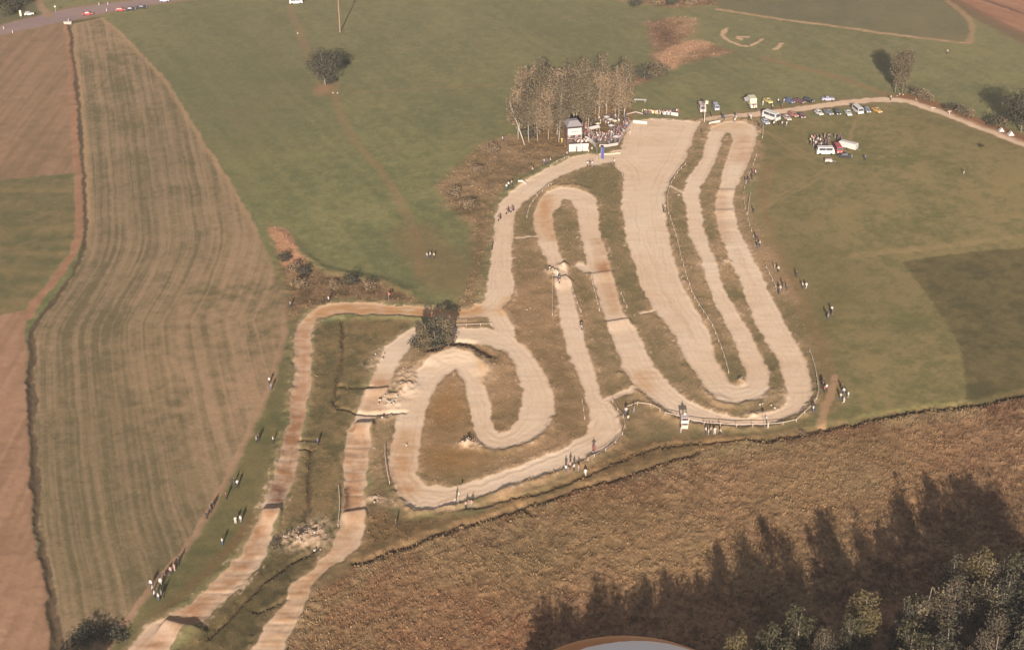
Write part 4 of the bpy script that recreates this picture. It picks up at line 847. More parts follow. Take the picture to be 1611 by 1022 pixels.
# ------------------------------------------------------------------ motorcycles
def moto():
    t = thing('motorcycle', 'x', 'motorcycle')
    def wheel(y):
        m = MB(); n = 14
        m.ring([[(-.05, y + .33 * math.cos(2*math.pi*k/n), .33 + .33 * math.sin(2*math.pi*k/n)) for k in range(n)], [(.05, y + .33 * math.cos(2*math.pi*k/n), .33 + .33 * math.sin(2*math.pi*k/n)) for k in range(n)]])
        return m
    for y in (-.72, .72): wheel(y).build('wheel', mat('tyre', (.02, .02, .02), .9), t)
    f = MB().tube([(0, -.72, .33), (0, -.5, .95), (0, .1, .9), (0, .72, .33)], .035, 5); f.tube([(0, -.45, .85), (0, -.1, .4), (0, .3, .45), (0, .72, .33)], .035, 5); f.box(-.12, .12, -.25, .2, .35, .62)
    f.build('frame', mat('frame_metal', (.25, .25, .27), .5, .6), t)
    MB().frustum((-.12, .12, -.38, .05), (-.08, .08, -.32, .0), .72, .93).build('fuel_tank', mat('tank_red', (.5, .06, .04), .4), t)
    MB().frustum((-.12, .12, .02, .62), (-.10, .10, .04, .66), .80, .92).build('seat', mat('seat_black', (.03, .03, .03), .8), t)
    MB().tube([(-.38, -.42, 1.06), (-.12, -.46, 1.02), (.12, -.46, 1.02), (.38, -.42, 1.06)], .022, 5).build('handlebar', mat('frame_metal', (0,0,0)), t)
    MB().frustum((-.06, .06, .55, .95), (-.05, .05, .6, 1.0), .72, .76).build('mudguard', mat('white_plastic', (.7, .68, .64), .5), t)
    MB().frustum((-.06, .06, -1.0, -.55), (-.05, .05, -.95, -.55), .76, .79).build('mudguard', MATS['white_plastic'], t)
    return t
mo = moto(); fm = True
for px, py, rz, a, b, h_, lb in ((934,712,2.9,'red','red','red','coming down into the lower right bend'),(879,446,.2,'dark','dark','white','on the middle lane below the mound'),(799,334,-.5,'dark','brown','white','leftmost of three on the upper lane'),(806,332,-.5,'red','dark','white','rightmost of three on the upper lane'),(786,345,-.4,'dark','dark','cream','trailing at the left rim of the upper lane'),(914,516,.2,'dark','grey','white','far down the middle lane')):
    loc = gp(px, py, .02)
    if fm: o = mo; o.location = loc; o.rotation_euler = (0, 0, rz); o['label'] = 'motocross bike ' + lb; fm = False
    else: o = copy_tree(mo, loc, rz, 'motocross bike ' + lb)
    o['group'] = 'motocross bikes on the circuit'
    person(loc, rz, 'ride', a, b, h_, f'rider in {a} on the motocross bike {lb}')

# ------------------------------------------------------------------ cars
GLASS = mat('car_glass', (.04, .045, .055), .15, 0, .1, 2, .5); TYRE = MATS['tyre']; CHR = mat('chrome_trim', (.5, .5, .5), .3, .8); LAMP = mat('head_lamp', (.7, .68, .6), .2)
def car(kind):
    t = thing('van' if kind == 'van' else 'car', 'x', 'car'); P = mat('paint', (.5, .5, .5), .35)
    if kind == 'sedan': st = [(-2.05,.58,.40,.62),(-1.98,.76,.30,.80),(-1.2,.80,.26,.88),(-.6,.81,.24,.93),(.9,.81,.24,.93),(1.5,.80,.26,.90),(1.98,.76,.30,.84),(2.05,.60,.40,.66)]; cab = ((-.78,.95),(-.32,.62)); ch = 1.40
    elif kind == 'hatch': st = [(-1.8,.56,.40,.62),(-1.72,.73,.30,.80),(-1.0,.76,.26,.90),(-.5,.77,.24,.93),(1.3,.77,.24,.95),(1.72,.74,.30,.93),(1.8,.60,.40,.70)]; cab = ((-.72,1.70),(-.25,1.25)); ch = 1.40
    else: st = [(-2.2,.70,.40,.85),(-2.12,.84,.32,1.05),(-1.2,.86,.28,1.18),(1.9,.86,.28,1.18),(2.15,.84,.32,1.15),(2.2,.74,.40,.95)]; cab = ((-2.08,2.12),(-1.75,2.0)); ch = 1.98
    def sec(y, w_, zl, zh):
        return [(-w_ * .94, y, zl), (-w_, y, zl + .12), (-w_, y, zh - .14), (-w_ * .88, y, zh), (w_ * .88, y, zh), (w_, y, zh - .14), (w_, y, zl + .12), (w_ * .94, y, zl)]
    b = MB(); b.ring([sec(*q) for q in st]); b.build('body', P, t, False)
    zb = max(q[3] for q in st) - .03; (ya, yb), (yc, yd) = cab; wb, wt = (.72, .58) if kind != 'van' else (.83, .74)
    c = MB(); c.ring([[(-wb, ya, zb), (-wb, yb, zb), (wb, yb, zb), (wb, ya, zb)], [(-wt - .02, yc, ch - .08), (-wt - .02, yd, ch - .08), (wt + .02, yd, ch - .08), (wt + .02, yc, ch - .08)], [(-wt + .08, yc + .12, ch), (-wt + .08, yd - .12, ch), (wt - .08, yd - .12, ch), (wt - .08, yc + .12, ch)]]); c.build('cabin', P, t)
    def quad(nm, p0, p1, p2, p3, off):
        m = MB(); d = Vector(off); m.add([Vector(q) + d for q in (p0, p1, p2, p3)] + [Vector(q) + d * .2 for q in (p0, p1, p2, p3)], [(0,1,2,3),(7,6,5,4),(0,4,5,1),(1,5,6,2),(2,6,7,3),(3,7,4,0)]); m.build(nm, GLASS, t)
    def lerp(a, b_, f): return a + (b_ - a) * f
    z1, z2 = lerp(zb, ch - .08, .08), lerp(zb, ch - .08, .92)
    for nm, Ya, Yc, sg in (('windscreen', ya, yc, -1), ('rear_window', yb, yd, 1)):
        a, b2 = lerp(Ya, Yc, .08), lerp(Ya, Yc, .92); quad(nm, (-wb * .9, a, z1), (wb * .9, a, z1), (wt * .92, b2, z2), (-wt * .92, b2, z2), (0, sg * .03, .01))
    for sg in (-1, 1):
        xa, xb = lerp(wb, wt + .02, .08) * sg, lerp(wb, wt + .02, .92) * sg
        yf, yr_ = lerp(ya, yb, .13), lerp(ya, yb, .88); yf2, yr2 = lerp(yc, yd, .05), lerp(yc, yd, .93)
        ym = (yf + yr_) / 2
        quad('side_window', (xa, yf, z1), (xa, ym - .05, z1), (xb, (yf2 + yr2) / 2 - .05, z2), (xb, yf2, z2), (sg * .03, 0, 0)); quad('side_window', (xa, ym + .05, z1), (xa, yr_, z1), (xb, yr2, z2), (xb, (yf2 + yr2) / 2 + .05, z2), (sg * .03, 0, 0))
    wl = MB(); n = 12
    wl.ring([[(x, .31 * math.cos(2*math.pi*k/n), .31 * math.sin(2*math.pi*k/n)) for k in range(n)] for x in (-.1, .1)]); wm = wl.mesh('wheel', TYRE)
    yw = st[-1][0] * .62; xw = max(q[1] for q in st) - .06
    for sx in (-1, 1):
        for yy in (-yw, yw): link('wheel', wm, t, (sx * xw, yy, .31))
    for y in (st[0][0], st[-1][0]):
        MB().box(-xw, xw, y - .07, y + .07, .42, .54).build('bumper', CHR, t)
    for sx in (-1, 1):
        MB().box(sx * .52 - .13, sx * .52 + .13, st[0][0] - .02, st[0][0] + .10, .62, .78).build('headlight', LAMP, t)
    return t
cars = {k: car(k) for k in ('sedan', 'hatch', 'van')}
PC = {'white': (.38, .36, .34), 'cream': (.38, .34, .26), 'red': (.27, .04, .035), 'darkred': (.09, .03, .03), 'black': (.02, .02, .025), 'blue': (.06, .075, .14), 'yellow': (.36, .29, .08), 'orange': (.36, .19, .05), 'grey': (.14, .14, .155), 'darkgreen': (.03, .04, .033), 'rust': (.25, .10, .075), 'pale': (.34, .26, .22), 'lilac': (.26, .25, .30)}
firstc = set()
def put_car(kind, px, py, rz, col, label, group=None, name='car', dz=0, s_=1.0, cat='car'):
    base = cars[kind]; loc = gp(px, py, dz)
    if kind not in firstc: firstc.add(kind); o = base; o.location = loc; o.rotation_euler = (0, 0, rz); o.scale = (s_,) * 3; o['label'] = label
    else: o = copy_tree(base, loc, rz, label, None, s_)
    o['category'] = cat
    if group: o['group'] = group
    pm = mat('paint_' + col, PC[col], .35)
    for q in kids[o.name]:
        if q.name.split('.')[0] in ('body', 'cabin'): q.material_slots[0].link = 'OBJECT'; q.material_slots[0].material = pm
    return o
for k in cars.values():
    pass
G1, G2, G3 = 'cars parked above the gravel path', 'cars parked below the gravel path', 'vehicles standing by the road at the top left'
T = math.pi
rowcars = [('sedan',1208,161,.35,'yellow','yellow car, leftmost in the row above the path',G1),('hatch',1242,161,.6,'blue','blue car third from the left above the path',G1),('sedan',1257,161,.75,'darkred','dark maroon car in the middle of the row above the path',G1),('hatch',1272,160,.85,'black','nearly black car slanting beside the whitish one above the path',G1),('sedan',1302,158,1.6,'lilac','pale blue white car standing broadside above the path',G1),
 ('hatch',1204,194,.3,'lilac','pale blue car at the corner of the hairpin top',G2),('hatch',1238,188,.3,'pale','pale pinkish car beside the red one below the path',G2),('hatch',1248,183,.5,'rust','faded red car between the pink and the maroon car',G2),('sedan',1261,184,.1,'darkred','dark maroon car with pale bonnet below the path',G2),('hatch',1288,180,.35,'white','white car, first of the seven evenly spaced below the path',G2),('sedan',1303,179,.35,'grey','dark grey car, second of the seven below the path',G2),('hatch',1317,179,.1,'darkgreen','dark green car, third of the seven below the path',G2),('sedan',1334,180,.1,'white','white car, fourth of the seven below the path',G2),('hatch',1364,176,.1,'grey','grey car between the white van and the orange one',G2),('sedan',1379,176,.4,'orange','orange yellow car at the right end of the row below the path',G2),
 ('sedan',1329,247,1.35,'black','dark car standing in front of the red van on the pasture',None),
 ('sedan',138,24,1.72,'red','bright red car driving on the road beside the dark verge',G3),('hatch',190,18,1.75,'red','red car parked off the road, left of two black cars',G3),('sedan',205,17,1.72,'black','black car in the middle of the three parked off the road',G3),('sedan',223,14,1.74,'black','black car at the right end of the three parked off the road',G3),('hatch',259,3,1.7,'lilac','bluish car on the road at the top edge',G3),('hatch',46,24,1.9,'white','white and blue car parked above the road in the top left corner',G3)]
for k, px, py, rz, c_, lb, g_ in rowcars: put_car(k, px, py, rz, c_, lb, g_, s_=.92)
vans = [(1349,177,.25,'white','white van standing taller among the cars below the path',1.05),(1213,188,.75,'white','big white van slanting across the path edge above the hairpin',1.25),(1104,174,.05,'pale','pale pink van beside the flagpole',1.1),(1126,172,.1,'lilac','small pale van with blue windscreen right of the flagpole',.85),(1318,238,.05,'red','red van between the white van and the pale trailer',1.0),(1298,242,1.56,'white','white van parked broadside on the pasture before a crowd',1.15),(466,6,1.7,'white','white van alone on the meadow at the top edge',1.1)]
for px, py, rz, c_, lb, s_ in vans: put_car('van', px, py, rz, c_, lb, None, 'van', 0, s_, 'van')
# camper and trailers
t = thing('camper', 'cream camper with tall box body and side awning beside the yellow car', 'camper', gp(1183,168), .1)
CRM = mat('cream_panel', (.40, .36, .26), .5); WHT = mat('white_board', (.34, .31, .29), .7, 0, .06); PNK = mat('pinkish_board', (.32, .255, .235), .8)
MB().box(-1.05, 1.05, -1.0, 2.2, .6, 3.0).build('box_body', CRM, t); MB().frustum((-1.0, 1.0, -2.2, -1.0), (-.9, .9, -1.6, -1.0), .5, 2.0).build('cab', CRM, t); MB().box(-.8, .8, -1.98, -1.85, 1.35, 1.75).build('windscreen', GLASS, t)
wm = MB(); wm.ring([[(x, .35 * math.cos(2*T*k/12), .35 * math.sin(2*T*k/12)) for k in range(12)] for x in (-.12, .12)]); wmm = wm.mesh('wheel', TYRE)
for sx in (-.95, .95):
    for yy in (-1.5, 1.4): link('wheel', wmm, t, (sx, yy, .35))
MB().add([(-1.06,-.8,2.6),(-1.06,2,2.6),(-2.3,2,2.1),(-2.3,-.8,2.1),(-1.06,-.8,2.64),(-1.06,2,2.64),(-2.3,2,2.14),(-2.3,-.8,2.14)],[(3,2,1,0),(4,5,6,7),(0,1,5,4),(1,2,6,5),(2,3,7,6),(3,0,4,7)]).build('awning', WHT, t)
def trailer(px, py, rz, L_, W_, H_, label, m_=None):
    t = thing('trailer', label, 'trailer', gp(px, py), rz); MB().box(-W_/2, W_/2, -L_/2, L_/2, .55, H_).build('box_body', m_ or WHT, t)
    MB().frustum((-W_/2, W_/2, -L_/2, L_/2), (-W_/2+.2, W_/2-.2, -L_/2+.3, L_/2-.3), H_ + .002, H_ + .2).build('roof', m_ or WHT, t)
    for sx in (-1, 1): link('wheel', wmm, t, (sx * (W_/2 - .1), 0, .35))
    MB().tube([(0, -L_/2, .6), (0, -L_/2 - 1.1, .5)], .05, 5).build('drawbar', CHR, t)
trailer(1334,234,.95,5.2,1.9,1.9,'long cream white trailer slanting right of the red van')
trailer(1303,256,1.45,2.0,1.3,1.0,'small pale trailer in front of the white van on the pasture', PNK)
# ------------------------------------------------------------------ announcer tower
WOOD = mat('weathered_wood', (.11, .07, .05), .9); ROOF = mat('grey_roof_felt', (.15, .135, .14), .85); DWALL = mat('brown_boards', (.09, .05, .045), .9)
tw = thing('announcer_tower', 'timber announcer tower with grey roof and white board front before the birch grove', 'tower', gp(903,236), .22)
for sx in (-1.8, 1.8):
    for sy in (0, 3.4): MB().box(sx - .09, sx + .09, sy - .09, sy + .09, -.3, 7.4).build('post', WOOD, tw)
MB().box(-2.0, 2.0, -.25, 3.6, 2.55, 2.7).build('lower_deck', WOOD, tw); MB().box(-2.0, 2.0, -.25, 3.6, 4.55, 4.7).build('upper_deck', WOOD, tw)
for i in range(6): MB().box(-2.0, 2.0, -.32 - (.012 if i % 2 else 0), -.26, 4.62 + i * .34, 4.62 + i * .34 + .325).build('front_board', WHT, tw)
lt_ = MB()
for i, (x0, z0, x1, z1) in enumerate(((-1.0,5.6,-.8,5.8),(-.8,5.8,-.5,5.55),(-.45,5.55,-.1,5.82),(0,5.8,.1,5.6),(.15,5.6,.55,5.65),(.55,5.65,.9,5.82),(.95,5.8,1.2,5.6))): lt_.tube([(x0, -.40, z0), (x1, -.40, z1)], .08, 4)
lt_.build('sign_lettering', mat('sign_ink', (.16, .12, .12), .8), tw)
for i in range(7): MB().box(-2.06 - (.012 if i % 2 else 0), -2.0, -.2 + i * .54, -.2 + i * .54 + .52, 2.6, 7.2).build('side_board', DWALL, tw)
MB().box(2.0, 2.06, .2, 3.5, 4.7, 6.6).build('side_wall', DWALL, tw); MB().box(-2.0, 2.0, 3.5, 3.56, 2.7, 7.2).build('rear_wall', DWALL, tw)
MB().box(-1.95, 1.95, -.15, -.10, 6.72, 7.25).build('window_dark_panel', mat('interior_shade_paint', (.03, .025, .025), .9), tw)  # solid panel; its near-black colour stands for the unlit inside
MB().ring([[(-2.3,-.6,7.3),(2.3,-.6,7.3),(2.3,3.9,7.3),(-2.3,3.9,7.3)],[(-1.2,.9,8.5),(1.2,.9,8.5),(1.2,2.6,8.5),(-1.2,2.6,8.5)]]).build('roof', ROOF, tw)
for i, x in enumerate((-1.6, -.8, 0, .8, 1.6)): MB().box(x - .03, x + .03, -.24, -.18, 2.7, 3.6).build('railing_post', WOOD, tw)
MB().box(-2, 2, -.25, -.17, 3.55, 3.65).build('railing', WHT, tw)
tr_ = thing('spectator_terrace', 'white boarded raised terrace full of people at the foot of the tower', 'terrace', gp(910,238), .12)
MB().box(-2.7, 2.9, .05, 2.6, 1.45, 1.6).build('deck', WOOD, tr_)
for i in range(7): MB().box(-2.7 + i * .8, -2.7 + i * .8 + .78, -.02 - (.012 if i % 2 else 0), .05, .0, 2.3).build('front_panel', WHT, tr_)
for x in (-2.6, 2.8): MB().box(x - .06, x + .06, 2.4, 2.52, -.2, 1.45).build('post', WOOD, tr_)
bx, by, bz = gp(910,238); bz0 = bz
for i in range(13):
    u_ = -2.3 + i * .38; v_ = .7 + (i % 3) * .5; ca, sa = math.cos(.12), math.sin(.12)
    a = rnd.choice(['red', 'dark', 'pink', 'white', 'brown']); lb = f'spectator in {a} top standing on the white terrace'
    person((bx + u_ * ca - v_ * sa, by + u_ * sa + v_ * ca, bz + 1.6), rnd.uniform(-.6, .6), poses[i % 6], a, 'dark', 'brown', lb, lb.replace('spectator', 'spectators'))
bx, by, bz = gp(903,236)
for i in range(7):
    u_ = -1.6 + i * .52; v_ = .25 + (i % 2) * .4; ca, sa = math.cos(.22), math.sin(.22)
    a = rnd.choice(['dark', 'pink', 'white', 'brown']); lb = f'spectator in {a} top on the tower gallery under the white boards'
    person((bx + u_ * ca - v_ * sa, by + u_ * sa + v_ * ca, bz + 2.7), rnd.uniform(-.6, .6), poses[i % 5], a, 'dark', 'brown', lb, lb.replace('spectator', 'spectators'))
# ------------------------------------------------------------------ hoardings, rails, tapes
def hoarding(pts, h, label, m_, cat='barrier', seg=1.6, z0=0.05):
    P = [gp(*p) for p in pts]; t = thing('hoarding', label, cat, P[0])
    O_ = Vector(P[0])
    for a, b in zip(P[:-1], P[1:]):
        a = Vector(a); b = Vector(b); L_ = (b - a).length; n_ = max(1, round(L_ / seg)); d = (b - a) / n_
        for i in range(n_):
            p = a + d * i - O_; q = a + d * (i + .985) - O_; nrm = Vector((-(q - p).y, (q - p).x, 0)).normalized() * (.03 + .006 * (i % 2))
            mb = MB(); vs_ = [p - nrm, q - nrm, q + nrm, p + nrm]
            mb.add([(v.x, v.y, v.z + z0 - .1) for v in vs_] + [(v.x, v.y, v.z + h) for v in vs_], [(3,2,1,0),(4,5,6,7),(0,1,5,4),(1,2,6,5),(2,3,7,6),(3,0,4,7)]); mb.build('panel', m_, t)
hoarding([(920,220),(926,222),(932,226),(937,232),(939,240),(939,252)], 1.25, 'tall white board barrier curving down beside the tower to the lane', WHT)
hoarding([(943,231),(955,231),(972,228),(983,209),(994,193)], .8, 'pale pink hoarding holding the packed crowd back from the straight', PNK)
hoarding([(996,193),(1007,194),(1018,195)], .9, 'white start gate board at the top left of the straight', WHT)
hoarding([(1010,176),(1022,178),(1040,180)], 1.0, 'yellow half of the long banner above the start straight', mat('yellow_banner', (.38, .33, .15), .7))
hoarding([(1041,180),(1054,181),(1067,183)], 1.0, 'white half of the long banner above the start straight', WHT)
hoarding([(1115,197),(1124,195),(1133,193)], .7, 'short white board at the top of the grass strip', WHT)
hoarding([(943,243),(957,243),(976,241)], .4, 'low cream board along the lane below the packed crowd', mat('cream_board', (.36, .29, .21), .8))
hoarding([(985,181),(1000,177),(1012,180)], .3, 'low pale plank edging left of the yellow banner', PNK)
hoarding([(815,288),(822,287),(828,290)], .6, 'short pale board at the upper lane beside the spectators', WHT)
RAILM = mat('white_rail', (.40, .32, .27), .8); POSTM = mat('fence_post_wood', (.34, .27, .21), .9)
rope = MB
def rail(pts, label, h=.62, th=.07, step=3.2, two=False, name='rail_fence', cat='fence', m_=None, sm=1):
    P = [Vector(gp(*p)) for p in smooth_pts(pts, sm)]; O_ = P[0].copy(); t = thing(name, label, cat, O_)
    L_ = 0; nxt = 0; posts = []; rp = []
    for a, b in zip(P[:-1], P[1:]):
        d = (b - a).length
        while nxt <= L_ + d: posts.append(a + (b - a) * ((nxt - L_) / max(d, 1e-6))); nxt += step
        L_ += d
    if (posts[-1] - P[-1]).length > 1: posts.append(P[-1])
    pm = MB().box(-.05, .05, -.05, .05, -.3, h + .12).mesh('post', POSTM)
    Q = []
    for p in posts:
        p.z = hz(p.x, p.y); Q.append(p - O_); link('post', pm, t, p - O_)
    th *= .8
    for hh in ((h, h * .55) if two else (h,)):
        mb = MB()
        mb.tube([(q.x, q.y - .09, q.z + hh) for q in Q], th, 4); mb.build('rail', m_ or RAILM, t)
rail([(1078,261),(1060,281),(1050,304),(1049,329),(1059,361),(1066,381),(1072,411),(1081,441),(1091,471),(1106,491),(1116,509),(1121,515),(1131,540),(1140,565),(1146,587)], 'long white rail along the right side of the start straight', .6, .075)
rail([(964,632),(970,643),(978,653),(983,664),(983,677),(977,692),(962,705),(945,716),(925,726)], 'pink white tape fence round the outside of the lower right bend', .6, .05, m_=PNK)
rail([(983,644),(997,638),(1012,634),(1025,641),(1038,650)], 'peaked white rail with its corner above the fence group', .65, .07)
rail([(1046,655),(1060,658),(1072,661)], 'short white rail left of the marshal stand', .65, .07)
rail([(1084,664),(1096,669),(1115,671),(1151,673),(1200,674),(1222,669),(1247,667),(1262,656),(1281,638),(1288,622),(1286,600),(1281,575),(1273,552)], 'long white rail round the outside of the far bend', .65, .07)
rail([(606,703),(606,722),(609,742),(613,761)], 'white rail on the left of the bottom left bend', .6, .09)
rail([(533,768),(535,790),(534,808),(532,828)], 'white rail beside the left lower lane', .6, .08)
rail([(916,632),(918,645),(920,662)], 'short white rail left of the lower middle lane', .6, .06)
rail([(1205,422),(1213,438),(1222,456)], 'white rail outside the third lane near the strip group', .6, .09)
rail([(1180,308),(1178,322),(1176,338)], 'short straight white rail right of the third lane', .7, .09)
rail([(1190,246),(1184,262),(1177,282),(1170,297),(1170,320),(1175,342),(1183,368),(1190,384)], 'thin grey tape fence winding outside the third lane', .6, .03)
rail([(930,437),(934,455),(939,472),(943,490)], 'white rail left of the fourth lane', .6, .07)
rail([(977,463),(981,473),(987,486)], 'short white rail right of the fourth lane', .6, .06)
rail([(869,440),(869,460),(869,480),(869,497)], 'left white rail of the middle lane below the mound', .6, .06)
rail([(898,446),(903,462),(908,478),(914,492)], 'right white rail of the middle lane below the mound', .6, .06)
rail([(829,342),(832,328),(839,316),(850,304),(867,293)], 'curved white rail on the grass inside the upper lane', .6, .07)
rail([(711,514),(740,513),(773,511)], 'thin pink white rail between the upper lane and the loop', .5, .06)
rail([(1200,200),(1200,209),(1199,219)], 'thick white rail at the right corner of the hairpin top', .8, .13)
rail([(973,262),(977,268),(979,276)], 'short white rail at the left corner of the straight', .5, .07)
rail([(866,262),(880,254),(895,248)], 'white tape along the upper lane below the tower', .5, .05)
rail([(1072,192),(1072,190),(1040,188),(1022,188)], 'low tape across the top of the start straight', .4, .04, m_=PNK)
# flags and poles
def flag(px, py, h, col, label, w_=1.0, d_=1.4, name='flag', tilt=0, pole_m=None, r_=.05):
    t = thing(name, label, 'flag', gp(px, py)); MB().tube([(0, 0, -.2), (tilt, 0, h)], r_, 5).build('pole', pole_m or POSTM, t)
    if col is not None:
        mb = MB(); k = 5
        V = []; 
        for s_ in (0, .03):
            for i in range(k + 1): V += [(tilt + i * w_ / k, .12 * math.sin(i * 1.3) + s_, h - .05), (tilt + i * w_ / k * .97, .14 * math.sin(i * 1.3 + .5) + s_, h - .05 - d_)]
        n_ = 2 * (k + 1); F = []
        for i in range(k): F += [(2*i, 2*i+1, 2*i+3, 2*i+2), (n_+2*i, n_+2*i+2, n_+2*i+3, n_+2*i+1)]
        mb.add(V, F).build('cloth', col, t)
    return t
BLU = mat('blue_cloth', (.05, .06, .18), .8); 
flag(945,253,4.2,BLU,'blue and white vertical banner at the finish beside the crowd', .9, 3.4)
flag(1108,192,6.6,mat('cream_cloth', (.38, .33, .24), .8),'tall white flagpole with cream flag at the top of the straight', .8, 1.0, r_=.12, pole_m=WHT)
flag(914,238,6.2,None,'white pole rising beside the tower front', r_=.08, pole_m=WHT, name='pole')
flag(721,795,2.6,mat('pale_cloth', (.6, .5, .42), .8),'thin flag held up left below the bottom lane', .3, .4, r_=.02)
flag(1203,672,2.4,WHT,'small white flag at the lower far bend rail', .4, .5, r_=.03)
flag(612,474,2.2,mat('red_cloth', (.4, .08, .05), .8),'small red flag on the bank above the orange lane', .4, .5, r_=.03)
t = thing('telegraph_pole', 'tall brown telegraph pole at the top of the large meadow', 'pole', gp(535,51))
MB().tube([(0, 0, -.5), (.05, 0, 6), (0, 0, 13)], [.24, .2, .15], 8).build('pole', mat('tarred_pole', (.20, .12, .08), .9), t); MB().box(-.9, .9, -.07, .07, 12.2, 12.35).build('crossarm', WOOD, t)
for x in (-.7, .7): MB().tube([(x, 0, 12.35), (x, 0, 12.6)], .06, 6).build('insulator', WHT, t)
# marshal stand
ms = thing('marshal_stand', 'small raised white marshal stand at the outer rail of the far bend', 'lookout stand', gp(1077,672), 0); ms.scale = (.85, .85, .85)
for sx in (-.75, .75):
    for sy in (0, 1.3): MB().box(sx - .06, sx + .06, sy - .06, sy + .06, -.2, 2.7).build('post', POSTM, ms)
MB().box(-.85, .85, -.1, 1.4, 1.1, 1.2).build('deck', WOOD, ms)
for i in range(3): MB().box(-.85, .85, -.17 - (.01 if i % 2 else 0), -.105, 1.22 + i * .3, 1.5 + i * .3).build('front_board', WHT, ms)
for sx in (-1, 1): MB().box(sx * .86 - .03, sx * .86 + .03, -.1, 1.4, 1.2, 2.1).build('side_board', PNK, ms)
MB().frustum((-.95, .95, -.25, 1.5), (-.9, .9, -.2, 1.5), 2.7, 2.8).build('roof', PNK, ms); MB().box(-.7, .7, -.5, -.2, 0, .9).build('crate', CRM, ms)
x, y, z = gp(1077,670); person((x, y + .6, z + 1.2), 0, 'stand', 'white', 'dark', 'dark', 'marshal in white standing on the raised stand of the far bend')
# parasols and stalls
def parasol(px, py, r_, h, label, m_):
    t = thing('parasol', label, 'parasol', gp(px, py)); MB().tube([(0, 0, -.1), (0, 0, h + .2)], .04, 5).build('pole', POSTM, t)
    n_ = 10; V = [(0, 0, h + .35)] + [(r_ * math.cos(2*T*k/n_), r_ * math.sin(2*T*k/n_), h) for k in range(n_)] + [(0, 0, h + .30)] + [(r_ * math.cos(2*T*k/n_), r_ * math.sin(2*T*k/n_), h - .05) for k in range(n_)]
    F = [(0, 1 + k, 1 + (k + 1) % n_) for k in range(n_)] + [(n_ + 1, n_ + 2 + (k + 1) % n_, n_ + 2 + k) for k in range(n_)] + [(1 + k, n_ + 2 + k, n_ + 2 + (k + 1) % n_, 1 + (k + 1) % n_) for k in range(n_)]
    MB().add(V, F).build('canopy', m_, t)
parasol(954,194,.9,2.1,'white parasol farthest back behind the crowd', WHT); parasol(960,198,1.0,2.1,'white parasol in the middle of the stalls behind the crowd', WHT); parasol(967,200,.8,2.0,'cream parasol at the right of the stalls behind the crowd', CRM); parasol(961,208,.9,2.2,'bright white parasol nearest to the packed crowd', WHT); parasol(940,204,.7,2.0,'small cream parasol left of the stalls beside the tower', CRM); parasol(969,224,1.0,2.0,'white parasol in the crowd corner by the hoarding bend', WHT)
def stall(px, py, rz, label):
    t = thing('market_stall', label, 'stall', gp(px, py), rz)
    for sx in (-1.4, 1.4):
        for sy in (-.8, .8): MB().box(sx - .04, sx + .04, sy - .04, sy + .04, 0, 2.1).build('leg', POSTM, t)
    MB().ring([[(-1.6,-1,2.1),(1.6,-1,2.1),(1.6,1,2.1),(-1.6,1,2.1)],[(-1.6,-.05,2.6),(1.6,-.05,2.6),(1.6,.05,2.6),(-1.6,.05,2.6)]]).build('canopy', WHT, t); MB().box(-1.3, 1.3, -.7, -.1, .85, .95).build('counter', WOOD, t)
stall(934,211,.5,'small white roofed stall between tower and crowd')
t = thing('trestle_table', 'long pale trestle table on the grass right of the birch grove', 'table', gp(1007,161), -.12)
MB().box(-1.9, 1.9, -.5, .5, .85, .95).build('tabletop', WHT, t)
for sx in (-1.5, 1.5): MB().box(sx - .05, sx + .05, -.4, .4, 0, .85).build('leg', POSTM, t)
# stone heaps, markers, small white things
STONE = mat('white_stone', (.28, .235, .19), .9)
def rocks(px, py, n_, rr, label, name='stone_heap', cat='stones', hh=.4):
    t = thing(name, label, cat, gp(px, py)); 
    for i in range(max(1, int(n_ * .55))):
        r = random.Random(px * 7 + i); a = r.uniform(0, 6.28); d = rr * math.sqrt(r.random()); s_ = r.uniform(.10, .26)
        mb = MB(); V = []; 
        for q in range(3):
            zz = (-.5, .35, .9)[q]; k_ = (.9, 1, .45)[q]
            V.append([(s_ * k_ * math.cos(T * j / 3 + r.uniform(-.2, .2)), s_ * k_ * math.sin(T * j / 3), s_ * zz) for j in range(6)])
        mb.ring(V); o = mb.build('stone', STONE, t); o.location = (d * math.cos(a), d * math.sin(a), .1 + hh * (1 - d / rr) * r.random())
def tent(px, py, label, s_=1.0):
    t = thing('small_tent', label, 'tent', gp(px, py)); w_, h = .8 * s_, 1.05 * s_
    MB().add([(-w_,-w_,0),(w_,-w_,0),(w_,w_,0),(-w_,w_,0),(0,-w_*.5,h),(0,w_*.5,h)], [(0,1,4),(1,2,5,4),(2,3,5),(3,0,4,5)]).build('canvas', WHT, t); MB().tube([(0, -w_ * .5, -.1), (0, -w_ * .5, h + .15)], .03, 4).build('pole', POSTM, t)
tent(1575,206,'small white ridge tent left of the path under the right edge tree'); tent(1590,212,'small white ridge tent nearest the right edge of the photo', 1.1)
def marker(px, py, label, w_=1.2, h=.9):
    t = thing('concrete_marker', label, 'marker', gp(px, py)); MB().box(-.12, .12, -.1, .1, -.1, h).build('stem', STONE, t); MB().box(-w_/2, w_/2, -.14, .14, h + .002, h + .22).build('cap', STONE, t)
marker(1493,180,'white T shaped marker on the bank above the path'); marker(1467,172,'low pale marker beside the path between two bushes', 1.6, .4); marker(490,104,'small cream marker left of the lone round tree', .5, .5)
